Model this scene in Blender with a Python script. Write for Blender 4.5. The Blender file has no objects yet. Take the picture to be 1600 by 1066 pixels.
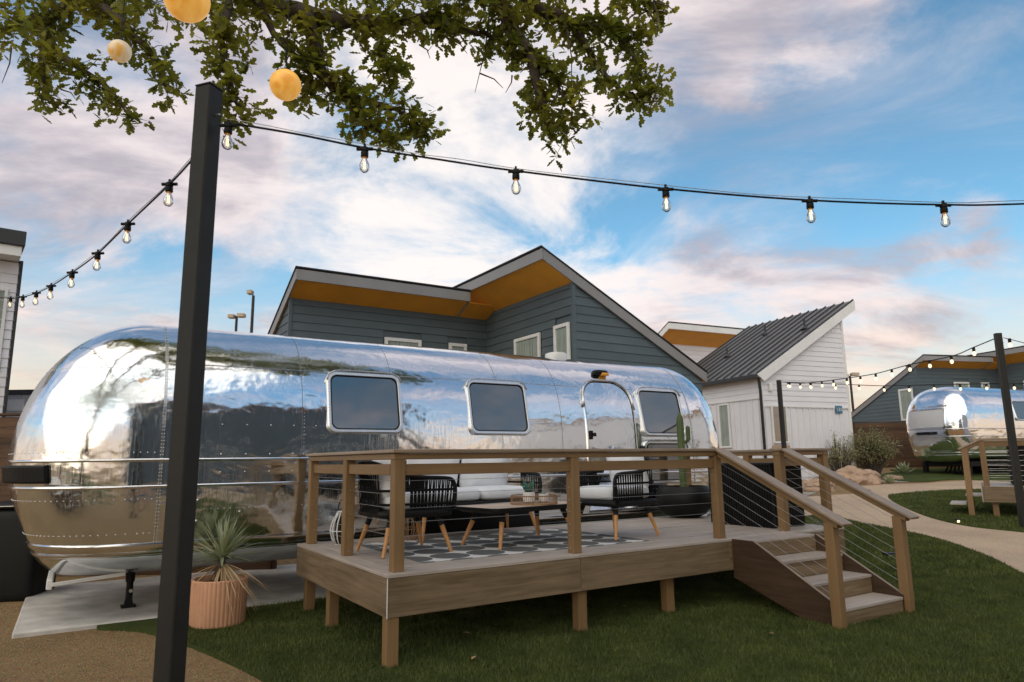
import bpy, bmesh, math, random
import numpy as np
from mathutils import Vector, Matrix, noise as mnoise
rnd = random.Random(7)
R = math.radians
S = bpy.context.scene
COL = S.collection

# ------------------------------------------------------------------ camera, sky, sun, exposure
FOC, PITCH, ROLL, EYE = 1067.0, 0.1727, -0.0131, 1.5
cd = bpy.data.cameras.new('camera'); cam = bpy.data.objects.new('camera', cd); COL.objects.link(cam)
fw = Vector((0, math.cos(PITCH), math.sin(PITCH))); up0 = Vector((0, -math.sin(PITCH), math.cos(PITCH)))
cr, sr = math.cos(ROLL), math.sin(ROLL)
right = Vector((1, 0, 0)) * cr + up0 * sr
up = Vector((1, 0, 0)) * (-sr) + up0 * cr
cam.matrix_world = Matrix((( right.x, up.x, -fw.x, 0), (right.y, up.y, -fw.y, 0), (right.z, up.z, -fw.z, EYE), (0, 0, 0, 1)))
cd.sensor_width = 36.0; cd.lens = FOC / 1600 * 36.0
cd.dof.use_dof = True; cd.dof.focus_distance = 6.6; cd.dof.aperture_fstop = 3.2
cd.clip_start = 0.05; cd.clip_end = 1000
S.camera = cam

def ray(x, y):
    a = (x - 800) / FOC; b = (y - 533) / FOC
    a, b = a * cr + b * sr, -a * sr + b * cr
    return Vector((a, 0, 0)) + fw - up0 * b
def at(x, y, Y):
    r = ray(x, y); return r * (Y / r.y) + Vector((0, 0, EYE))

SUN_AZ, SUN_EL = R(200), R(44)          # direction the light comes from: azimuth from +Y towards +X
w = bpy.data.worlds.new('World'); S.world = w; w.use_nodes = True
nt = w.node_tree; nt.nodes.clear()
def wn(t, **k):
    n = nt.nodes.new(t)
    for a, v in k.items(): setattr(n, a, v)
    return n
def wl(a, b): nt.links.new(a, b)
def wmath(op, a, b=None, c=None, clamp=False):
    n = wn('ShaderNodeMath', operation=op); n.use_clamp = clamp
    for i, v in enumerate((a, b, c)):
        if v is None: continue
        if isinstance(v, (int, float)): n.inputs[i].default_value = v
        else: wl(v, n.inputs[i])
    return n.outputs[0]
def wrange(v, a, b, c=0., d=1., smooth=True):
    n = wn('ShaderNodeMapRange'); n.interpolation_type = 'SMOOTHSTEP' if smooth else 'LINEAR'
    wl(v, n.inputs[0])
    for i, q in enumerate((a, b, c, d)): n.inputs[i + 1].default_value = q
    return n.outputs[0]
def wmix(f, a, b):
    n = wn('ShaderNodeMix', data_type='RGBA')
    if isinstance(f, (int, float)): n.inputs[0].default_value = f
    else: wl(f, n.inputs[0])
    for i, v in ((6, a), (7, b)):
        if isinstance(v, tuple): n.inputs[i].default_value = (*v, 1)
        else: wl(v, n.inputs[i])
    return n.outputs[2]
sky = wn('ShaderNodeTexSky', sky_type='NISHITA'); sky.sun_disc = False
sky.sun_elevation = SUN_EL; sky.sun_rotation = SUN_AZ   # the sun is behind the camera to the left, veiled
sky.air_density = 1.0; sky.dust_density = 0.6; sky.ozone_density = 1.6
tc = wn('ShaderNodeTexCoord'); sp = wn('ShaderNodeSeparateXYZ'); wl(tc.outputs['Generated'], sp.inputs[0])
zc = wmath('ADD', wmath('MAXIMUM', sp.outputs[2], 0.0), 0.21)
cb = wn('ShaderNodeCombineXYZ'); wl(wmath('DIVIDE', sp.outputs[0], zc), cb.inputs[0]); wl(wmath('DIVIDE', sp.outputs[1], zc), cb.inputs[1])
def wnoise(vec, scale, det, rough, dist, off=(0, 0, 0), sc=(1, 1, 1)):
    m = wn('ShaderNodeMapping'); m.inputs[1].default_value = off; m.inputs[3].default_value = sc; wl(vec, m.inputs[0])
    n = wn('ShaderNodeTexNoise'); wl(m.outputs[0], n.inputs['Vector'])
    n.inputs['Scale'].default_value = scale; n.inputs['Detail'].default_value = det
    n.inputs['Roughness'].default_value = rough; n.inputs['Distortion'].default_value = dist
    return n.outputs['Fac']
# the direction looked up for the cloud banks is ruffled so that their edges are ragged
wob = wn('ShaderNodeTexNoise'); wl(tc.outputs['Generated'], wob.inputs['Vector']); wob.inputs['Scale'].default_value = 4.0; wob.inputs['Detail'].default_value = 6; wob.inputs['Roughness'].default_value = .62
wv = wn('ShaderNodeVectorMath', operation='MULTIPLY_ADD'); wl(wob.outputs['Color'], wv.inputs[0]); wv.inputs[1].default_value = (.42, .42, .42); wl(tc.outputs['Generated'], wv.inputs[2])
wv2 = wn('ShaderNodeVectorMath', operation='SUBTRACT'); wl(wv.outputs[0], wv2.inputs[0]); wv2.inputs[1].default_value = (.21, .21, .21)
wdir = wn('ShaderNodeVectorMath', operation='NORMALIZE'); wl(wv2.outputs[0], wdir.inputs[0])
n1 = wnoise(cb.outputs[0], 1.35, 12, .62, .45, (3.1, 1.7, 0), (1, 1.2, 1))
n2 = wnoise(cb.outputs[0], .42, 4, .5, .3, (7.3, 2.2, 0))
n3 = wnoise(cb.outputs[0], 1.7, 10, .62, .4, (1.3, 9.2, 0), (.85, 1.35, 1))
def blob(px, py, rad, soft=True):
    d = ray(px, py).normalized()
    n = wn('ShaderNodeVectorMath', operation='DOT_PRODUCT'); wl(wdir.outputs[0], n.inputs[0]); n.inputs[1].default_value = d
    return wrange(n.outputs['Value'], math.cos(R(rad)), math.cos(R(rad * .15)))
dens = wmath('ADD', wmath('MULTIPLY', wmath('SUBTRACT', n1, .5), 1.15), wmath('ADD', wmath('MULTIPLY', n2, .30), .34))
# where the banks of cloud and the open blue stand in this sky
# open blue overhead and behind, as the polished trailer shows it
d_ = wn('ShaderNodeVectorMath', operation='DOT_PRODUCT'); wl(wdir.outputs[0], d_.inputs[0]); d_.inputs[1].default_value = Vector((.45, -.45, .77)).normalized()
dens = wmath('ADD', dens, wmath('MULTIPLY', wrange(d_.outputs['Value'], math.cos(R(42)), 1.), -.10))
for px, py, rad, amt in ((720, 360, 18, .10), (200, 180, 18, .06), (480, 380, 14, .06), (1290, 50, 10, .10), (1080, 80, 12, .06),
                         (1480, 440, 10, .10), (1200, 430, 12, .09), (850, 120, 14, .09), (100, 260, 10, .08),
                         (1520, 240, 19, -.14), (1060, 260, 9, -.12), (560, 230, 7, -.10), (1310, 300, 12, -.10), (60, 390, 9, -.10), (380, 480, 8, -.10), (480, 290, 5, -.05)):
    dens = wmath('ADD', dens, wmath('MULTIPLY', blob(px, py, rad), amt))
dens = wmath('ADD', dens, wmath('MULTIPLY', wrange(sp.outputs[2], .02, .26, 1., 0.), .06))
n4 = wnoise(cb.outputs[0], .8, 12, .66, 1.1, (5.3, 0.4, 0), (1.0, 1.3, 1))      # thin high veil
veil = wmath('MULTIPLY', wrange(n4, .42, .68), .48)
mask = wmath('MULTIPLY', wrange(dens, .40, .66), .93)
mask = wmath('SUBTRACT', 1., wmath('MULTIPLY', wmath('SUBTRACT', 1., mask), wmath('SUBTRACT', 1., veil)))
elev = sp.outputs[2]
low = wrange(elev, .0, .26, 1., 0.)
glow = blob(735, 320, 19)
shade = wrange(wmath('ADD', n3, wmath('MULTIPLY', glow, .20)), .36, .62)
c_dark = wmix(low, (.46, .42, .47), (.52, .40, .37))
c_lit = wmix(low, (.88, .77, .76), (1.06, .78, .58))
ccol = wmix(shade, c_dark, c_lit)
ccol = wmix(wmath('MULTIPLY', glow, .8), ccol, (1.02, .95, .90))
tint = wn('ShaderNodeMix', data_type='RGBA', blend_type='MULTIPLY'); tint.inputs[0].default_value = 1.; wl(sky.outputs[0], tint.inputs[6]); tint.inputs[7].default_value = (.66, .97, .94, 1)
bg_sky = wn('ShaderNodeBackground'); wl(tint.outputs[2], bg_sky.inputs[0]); bg_sky.inputs[1].default_value = 0.115
bg_cl = wn('ShaderNodeBackground'); wl(ccol, bg_cl.inputs[0]); bg_cl.inputs[1].default_value = 0.72
bg_lo = wn('ShaderNodeBackground'); bg_lo.inputs[0].default_value = (1.0, .66, .44, 1); bg_lo.inputs[1].default_value = 0.66
ms0 = wn('ShaderNodeMixShader'); wl(wmath('MULTIPLY', wrange(elev, .0, .30, 1., 0.), .85), ms0.inputs[0]); wl(bg_sky.outputs[0], ms0.inputs[1]); wl(bg_lo.outputs[0], ms0.inputs[2])
ms = wn('ShaderNodeMixShader'); wl(mask, ms.inputs[0]); wl(ms0.outputs[0], ms.inputs[1]); wl(bg_cl.outputs[0], ms.inputs[2])
wo = wn('ShaderNodeOutputWorld'); wl(ms.outputs[0], wo.inputs[0])

sl = bpy.data.lights.new('sun', 'SUN'); sun = bpy.data.objects.new('sun', sl); COL.objects.link(sun)
sl.energy = 1.4; sl.angle = R(95); sl.color = (1.0, .83, .60)
sd = Vector((math.sin(SUN_AZ) * math.cos(SUN_EL), math.cos(SUN_AZ) * math.cos(SUN_EL), math.sin(SUN_EL)))
sun.rotation_euler = sd.to_track_quat('Z', 'Y').to_euler(); sun.location = (0, 0, 30)
vs = S.view_settings; vs.view_transform = 'Standard'; vs.look = 'None'; vs.exposure = 0.62; vs.gamma = 1.0; vs.use_curve_mapping = False
S.render.engine = 'CYCLES'
S.cycles.max_bounces = 8; S.cycles.glossy_bounces = 5; S.cycles.transmission_bounces = 6; S.cycles.transparent_max_bounces = 8

# ------------------------------------------------------------------ materials
class NT:
    def __init__(s, name):
        s.m = bpy.data.materials.new(name); s.m.use_nodes = True; s.t = s.m.node_tree; s.t.nodes.clear()
        s.out = s.n('ShaderNodeOutputMaterial'); s.tc = s.n('ShaderNodeTexCoord'); s.oi = s.n('ShaderNodeObjectInfo')
    def n(s, t, **k):
        n = s.t.nodes.new(t)
        for a, v in k.items(): setattr(n, a, v)
        return n
    def l(s, a, b): s.t.links.new(a, b)
    def put(s, sock, v):
        if isinstance(v, bpy.types.NodeSocket): s.l(v, sock)
        elif isinstance(v, tuple) and len(v) == 3 and sock.type == 'RGBA': sock.default_value = (*v, 1)
        else: sock.default_value = v
    def math(s, op, a, b=0., c=0., clamp=False):
        n = s.n('ShaderNodeMath', operation=op); n.use_clamp = clamp
        for i, v in enumerate((a, b, c)): s.put(n.inputs[i], v)
        return n.outputs[0]
    def rng(s, v, a, b, c=0., d=1.):
        n = s.n('ShaderNodeMapRange'); s.put(n.inputs[0], v)
        for i, q in enumerate((a, b, c, d)): s.put(n.inputs[i + 1], q)
        return n.outputs[0]
    def mix(s, f, a, b, mode='MIX'):
        n = s.n('ShaderNodeMix', data_type='RGBA', blend_type=mode); s.put(n.inputs[0], f); s.put(n.inputs[6], a); s.put(n.inputs[7], b); return n.outputs[2]
    def vec(s, sc=(1, 1, 1), src='Object', rand=0.):
        m = s.n('ShaderNodeMapping'); s.l(s.tc.outputs[src], m.inputs[0]); m.inputs[3].default_value = sc
        if rand:
            q = s.n('ShaderNodeCombineXYZ')
            for i in range(3): s.l(s.math('MULTIPLY', s.oi.outputs['Random'], rand * (i + 1.3)), q.inputs[i])
            s.l(q.outputs[0], m.inputs[1])
        return m.outputs[0]
    def noise(s, v, scale, det=4, rough=.55, dist=0.):
        n = s.n('ShaderNodeTexNoise'); s.l(v, n.inputs['Vector'])
        for k, q in (('Scale', scale), ('Detail', det), ('Roughness', rough), ('Distortion', dist)): n.inputs[k].default_value = q
        return n.outputs['Fac']
    def bump(s, h, strength=.3, dist=.01, normal=None):
        n = s.n('ShaderNodeBump'); s.l(h, n.inputs['Height']); n.inputs['Strength'].default_value = strength; n.inputs['Distance'].default_value = dist
        if normal is not None: s.l(normal, n.inputs['Normal'])
        return n.outputs[0]
    def bsdf(s, col, rough=.6, metal=0., normal=None, **k):
        p = s.n('ShaderNodeBsdfPrincipled'); s.put(p.inputs['Base Color'], col); s.put(p.inputs['Roughness'], rough); s.put(p.inputs['Metallic'], metal)
        if normal is not None: s.l(normal, p.inputs['Normal'])
        for a, v in k.items(): s.put(p.inputs[a], v)
        s.l(p.outputs[0], s.out.inputs[0]); return p

def paint(name, c, rough=.55, var=.12, scale=3., bump=.15, bscale=60., metal=0., rand=.0, spec=.5, vert=1.):
    t = NT(name); v = t.vec((1, 1, 1 / vert), rand=3.)
    f = t.noise(v, scale, 6, .6); g = t.noise(t.vec(), bscale, 3)
    k = t.rng(f, .3, .7, 1 - var, 1 + var)
    if rand: k = t.math('MULTIPLY', k, t.rng(t.oi.outputs['Random'], 0, 1, 1 - rand, 1 + rand))
    col = t.mix(1., c, k, 'MULTIPLY')
    t.bsdf(col, t.rng(f, .3, .7, rough - .07, min(1, rough + .07)), metal, t.bump(g, bump, .002), **{'Specular IOR Level': spec}); return t.m
def wood(name, c1, c2, axis=0, rough=.6, grain=1., rand=.12, bump=.3, spec=.4):
    t = NT(name); sc = [16 * grain] * 3; sc[axis] = .9 * grain
    v = t.vec(tuple(sc), rand=9.)
    f = t.noise(v, 1.6, 8, .62, .4); g = t.noise(v, 7., 5, .6)
    big = t.noise(t.vec((1.2, 1.2, 1.2), rand=5.), 1.5, 3)
    k = t.math('ADD', t.math('MULTIPLY', f, .75), t.math('MULTIPLY', g, .25))
    col = t.mix(t.rng(k, .34, .66), c1, c2)
    q = t.math('MULTIPLY', t.rng(big, .3, .7, .88, 1.12), t.rng(t.oi.outputs['Random'], 0, 1, 1 - rand, 1 + rand))
    t.bsdf(t.mix(1., col, q, 'MULTIPLY'), rough, 0, t.bump(k, bump, .004), **{'Specular IOR Level': spec}); return t.m

M = {}
CW1, CW2 = (.125, .082, .043), (.275, .195, .118)
for i, a in enumerate('xyz'): M['deck_' + a] = wood('composite board ' + a, CW1, CW2, i, .52, 1., .07, .2)
for i, a in enumerate('xyz'): M['plank_' + a] = wood('deck plank ' + a, (.33, .27, .225), (.50, .43, .38), i, .48, 1., .06, .2, .6)
M['post'] = wood('brown post', (.205, .120, .052), (.262, .158, .072), 2, .55, .6, .05, .1)
M['rail_x'] = wood('brown rail x', (.205, .120, .052), (.262, .158, .072), 0, .5, .6, .04, .1)
M['rail_y'] = wood('brown rail y', (.205, .120, .052), (.262, .158, .072), 1, .5, .6, .04, .1)
M['cap_x'] = wood('cap board x', (.22, .155, .10), (.33, .245, .17), 0, .45, 1., .04, .15, .6)
M['cap_y'] = wood('cap board y', (.22, .155, .10), (.33, .245, .17), 1, .45, 1., .04, .15, .6)
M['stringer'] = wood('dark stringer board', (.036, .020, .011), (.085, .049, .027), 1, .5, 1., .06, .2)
M['teak'] = wood('teak leg', (.50, .23, .075), (.66, .34, .13), 2, .42, 2., .1, .1)
M['table'] = wood('table top', (.50, .36, .26), (.64, .49, .38), 0, .45, 1.4, .05, .1)
M['fence'] = wood('fence board', (.055, .026, .012), (.135, .068, .032), 0, .65, .8, .35, .4)
M['bark'] = paint('bark', (.075, .055, .042), .9, .4, 14, 1., 90)
M['steel'] = paint('steel cable', (.46, .45, .43), .35, .08, 20, .1, 90, 1.)
M['pole'] = paint('pole paint', (.022, .021, .018), .55, .12, 8, .12, 130, 0, 0, .35)
M['black'] = paint('black plastic', (.007, .007, .007), .5, .2, 10, .2, 90, 0, 0, .25)
M['black_metal'] = paint('black metal', (.008, .008, .008), .5, .2, 10, .2, 90, 0, 0, .25)
M['rope'] = paint('black rope', (.007, .007, .008), .8, .3, 30, .8, 240, 0, 0, .2)
M['white_trim'] = paint('white trim', (.78, .77, .75), .5, .05)
M['white_siding'] = paint('white siding', (.78, .76, .78), .6, .05, 1.5, .1, 40, 0, .03)
M['slate_siding'] = paint('slate siding', (.090, .118, .130), .6, .10, 2.0, .12, 40, 0, .09)
M['slate_trim'] = paint('slate trim', (.17, .165, .170), .5, .07, 2.0, .1)
M['fascia_metal'] = paint('fascia', (.27, .26, .255), .42, .08, 1.5, .1, 30, .0, 0)
M['soffit'] = paint('ochre soffit', (.80, .34, .03), .6, .10, 2.0, .1)
M['roof_metal'] = paint('standing seam', (.175, .165, .155), .38, .12, 1.0, .1, 20, .5, .05)
M['dark_roof'] = paint('dark roof edge', (.035, .035, .037), .6, .15)
M['curtain'] = paint('curtain', (.30, .34, .30), .8, .12)
M['blind'] = paint('roller blind', (.55, .55, .56), .7, .05)
M['terracotta'] = paint('terracotta', (.62, .325, .19), .72, .10, 5, .35, 160)
M['soil'] = paint('soil', (.035, .025, .018), .95, .4, 30, 1., 120)
M['concrete'] = paint('concrete', (.52, .49, .45), .8, .32, 2.6, .6, 70)
M['plaster_white'] = paint('white pot glaze', (.72, .70, .69), .4, .05)
M['rattan'] = paint('rattan', (.30, .17, .08), .6, .25, 40, .5, 160)
M['succulent'] = paint('succulent', (.055, .16, .12), .5, .3, 20, .2)
M['cactus'] = paint('cactus', (.075, .105, .035), .6, .25, 8, .4, 120)
M['rock'] = paint('boulder', (.40, .27, .185), .9, .30, 4, 1., 30)
M['pale_rock'] = paint('pale gravel', (.46, .41, .36), .9, .2, 8, 1., 40, 0, .2)
M['rubber'] = paint('rubber', (.012, .012, .012), .7, .2, 20, .3)
M['orange_lens'] = paint('amber lens', (.85, .36, .03), .25, .05)
M['blue_plate'] = paint('blue plate', (.035, .16, .27), .45, .05)
M['edging'] = paint('edging', (.03, .03, .028), .7, .2)
M['door_wood'] = paint('tan panel', (.45, .30, .19), .6, .1)
M['dry_leaf'] = paint('dry leaf', (.36, .24, .12), .8, .3, 30)
M['post_light'] = paint('lamp head', (.42, .34, .25), .6, .1)

def fabric(name, c):
    t = NT(name); v = t.vec(); f = t.noise(v, 5, 5, .6); g = t.noise(v, 260, 2)
    t.bsdf(t.mix(1., c, t.rng(f, .3, .7, .93, 1.05), 'MULTIPLY'), .9, 0, t.bump(g, .25, .002, t.bump(t.noise(v, 9, 3), .5, .012)), **{'Sheen Weight': .2}); return t.m
M['cushion'] = fabric('white cushion', (.76, .77, .80))
M['pillow'] = fabric('pillow', (.80, .80, .82))

def mirror(name, tint=(.86, .895, .925), seed=0.):
    t = NT(name); v = t.vec((1, 1, 1))
    wav = t.noise(t.vec((.9, 1, 1.6)), 1.5, 3, .5, .3)            # panels are never quite flat
    dent = t.noise(t.vec((1.3, 1, 1.3)), 4.2, 2, .5)
    streak = t.noise(t.vec((70, 70, .10)), 1.4, 4, .6)           # vertical polishing and rain streaks
    hz = t.noise(t.vec((.5, .5, 26)), 1.5, 4, .6)
    cloudy = t.noise(v, 1.1, 5, .6)
    n = t.bump(wav, .36, .05)
    n = t.bump(dent, .17, .02, n)
    n = t.bump(hz, .03, .004, n)
    st = t.math('MULTIPLY', t.rng(streak, .46, .68), t.rng(t.noise(t.vec((1.1, 1, .4)), 1.2, 3), .30, .60))
    r = t.math('ADD', t.math('MULTIPLY', st, .20), t.rng(cloudy, .3, .7, .05, .14))
    t.bsdf(t.mix(t.math('MULTIPLY', st, .35), tint, (.84, .90, .96)), r, 1., n); return t.m
M['mirror'] = mirror('polished aluminium')
M['mirror_dull'] = paint('brushed aluminium', (.72, .72, .72), .26, .08, 6, .1, 50, 1.)
M['gap_dark'] = paint('sheet edge shadow gap', (.16, .16, .165), .5, .1, 8, .1, 60, .6)
M['frame_alu'] = paint('satin window frame', (.80, .80, .80), .38, .05, 6, .1, 50, 1.)
M['belt'] = paint('bright aluminium trim', (.80, .80, .81), .16, .06, 6, .08, 50, 1.)

def glass_dark(name, c=(.03, .035, .038), ior=2.4, rough=.02):
    t = NT(name); t.bsdf(c, rough, 0, t.bump(t.noise(t.vec(), 1.2, 2), .03, .02), IOR=ior); return t.m
M['trailer_glass'] = glass_dark('tinted glass', (.035, .040, .040), 2.7)
M['house_glass'] = glass_dark('house glass', (.05, .075, .065), 1.9)

def clear(name):
    t = NT(name); tr = t.n('ShaderNodeBsdfTransparent'); gl = t.n('ShaderNodeBsdfGlossy'); gl.inputs['Roughness'].default_value = .03
    fr = t.n('ShaderNodeFresnel'); fr.inputs[0].default_value = 1.5; mx = t.n('ShaderNodeMixShader')
    tr.inputs[0].default_value = (.93, .92, .90, 1)
    t.l(t.math('ADD', t.math('MULTIPLY', fr.outputs[0], .9), .03, clamp=True), mx.inputs[0]); t.l(tr.outputs[0], mx.inputs[1]); t.l(gl.outputs[0], mx.inputs[2]); t.l(mx.outputs[0], t.out.inputs[0]); return t.m
M['bulb_glass'] = clear('bulb glass')
def emit(name, c, s):
    t = NT(name); e = t.n('ShaderNodeEmission'); e.inputs[0].default_value = (*c, 1); e.inputs[1].default_value = s; t.l(e.outputs[0], t.out.inputs[0]); return t.m
M['filament'] = emit('lit filament', (1, .66, .28), 2.6)
M['far_bulb'] = emit('lit bulb', (1, .80, .50), 1.25)
M['path_lamp'] = emit('path lamp', (1, .62, .25), 6.)

def leafmat(name, c1, c2, tr=.35):
    t = NT(name); f = t.noise(t.vec(src='Object'), 2.6, 3); k = t.n('ShaderNodeNewGeometry')
    c = t.mix(t.rng(f, .35, .65), c1, c2)
    isl = t.rng(k.outputs['Random Per Island'], 0, 1, .65, 1.4)
    c = t.mix(1., c, isl, 'MULTIPLY')
    d = t.n('ShaderNodeBsdfPrincipled'); t.l(c, d.inputs['Base Color']); d.inputs['Roughness'].default_value = .5; d.inputs['Specular IOR Level'].default_value = .35
    b = t.n('ShaderNodeBsdfTranslucent'); t.l(t.mix(1., c, (1.25, 1.2, .5), 'MULTIPLY'), b.inputs[0])
    mx = t.n('ShaderNodeMixShader'); mx.inputs[0].default_value = tr; t.l(d.outputs[0], mx.inputs[1]); t.l(b.outputs[0], mx.inputs[2]); t.l(mx.outputs[0], t.out.inputs[0]); return t.m
M['oak_leaf'] = leafmat('oak leaf', (.125, .155, .032), (.25, .235, .060), .58)
M['yucca'] = leafmat('yucca leaf', (.22, .265, .155), (.40, .42, .28), .12)
M['yucca_dry'] = leafmat('dry yucca leaf', (.42, .29, .16), (.55, .40, .24), .1)
M['shrub'] = leafmat('shrub leaf', (.17, .185, .075), (.30, .27, .14), .35)
M['blade'] = leafmat('turf blade', (.058, .078, .017), (.115, .135, .034), .2)

def lantern(name, c1, c2, tr):
    t = NT(name); f = t.noise(t.vec(), 3.2, 4, .6, .4); c = t.mix(t.rng(f, .50, .64), c1, c2)
    d = t.n('ShaderNodeBsdfPrincipled'); t.l(c, d.inputs['Base Color']); d.inputs['Roughness'].default_value = .35
    t.put(d.inputs['Emission Color'], c); d.inputs['Emission Strength'].default_value = tr
    t.l(d.outputs[0], t.out.inputs[0]); return t.m
M['lantern_amber'] = lantern('lit amber globe', (.88, .46, .095), (.72, .30, .035), .36)
M['lantern_pale'] = lantern('lit pale globe', (.72, .60, .43), (.75, .38, .06), .22)

def ground(name, c1, c2, c3, sc=1., bump=.9):
    t = NT(name); v = t.vec()
    f = t.noise(v, .9 * sc, 5, .6); g = t.noise(v, 55 * sc, 4, .7); h = t.noise(v, 14 * sc, 5, .65)
    vo = t.n('ShaderNodeTexVoronoi'); t.l(v, vo.inputs['Vector']); vo.inputs['Scale'].default_value = 70 * sc
    c = t.mix(t.rng(g, .33, .67), c1, c2); c = t.mix(t.rng(h, .52, .75), c, c3)
    c = t.mix(.35, c, t.mix(1., c, vo.outputs['Color'], 'MULTIPLY'))
    c = t.mix(1., c, t.rng(f, .3, .7, .85, 1.15), 'MULTIPLY')
    n = t.bump(t.math('ADD', g, t.math('MULTIPLY', vo.outputs['Distance'], .8)), bump, .02)
    t.bsdf(c, .95, 0, n, **{'Specular IOR Level': .2}); return t.m
M['ground'] = ground('tan mulch gravel', (.27, .175, .080), (.47, .32, .165), (.19, .115, .05))
M['path'] = ground('decomposed granite', (.48, .35, .24), (.66, .51, .37), (.54, .40, .28), 1., .5)
M['bed'] = ground('pale gravel bed', (.36, .31, .26), (.56, .50, .44), (.30, .25, .20), .5, 1.)
def turf(name):
    t = NT(name); v = t.vec(); f = t.noise(v, .8, 4); g = t.noise(v, 90, 3, .7); h = t.noise(t.vec((1, 1, 1)), 9, 5, .7, .5)
    c = t.mix(t.rng(g, .3, .7), (.036, .050, .012), (.120, .142, .036)); c = t.mix(t.rng(h, .4, .7), c, (.055, .085, .022))
    c = t.mix(1., c, t.rng(f, .3, .7, .75, 1.25), 'MULTIPLY')
    t.bsdf(c, .85, 0, t.bump(t.math('ADD', g, h), 1., .03), **{'Specular IOR Level': .15}); return t.m
M['turf'] = turf('turf')
def rugmat():
    t = NT('patterned rug'); sp_ = t.n('ShaderNodeSeparateXYZ'); t.l(t.tc.outputs['Object'], sp_.inputs[0])
    cell = .36
    def frac(s, o): return t.math('SUBTRACT', t.math('FRACT', t.math('ADD', t.math('DIVIDE', s, cell), o)), .5)
    fx, fy = frac(sp_.outputs[0], 100.), frac(sp_.outputs[1], 100.)
    ax, ay = t.math('ABSOLUTE', fx), t.math('ABSOLUTE', fy)
    d = t.math('SQRT', t.math('ADD', t.math('MULTIPLY', fx, fx), t.math('MULTIPLY', fy, fy)))
    star = t.math('GREATER_THAN', d, .49)
    wv = t.noise(t.vec((300, 300, 1)), 1., 2)
    c = t.mix(star, (.115, .118, .118), (.70, .69, .67)); c = t.mix(1., c, t.rng(wv, .3, .7, .8, 1.15), 'MULTIPLY')
    t.bsdf(c, .95, 0, t.bump(wv, .5, .003)); return t.m
M['rug'] = rugmat()

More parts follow.
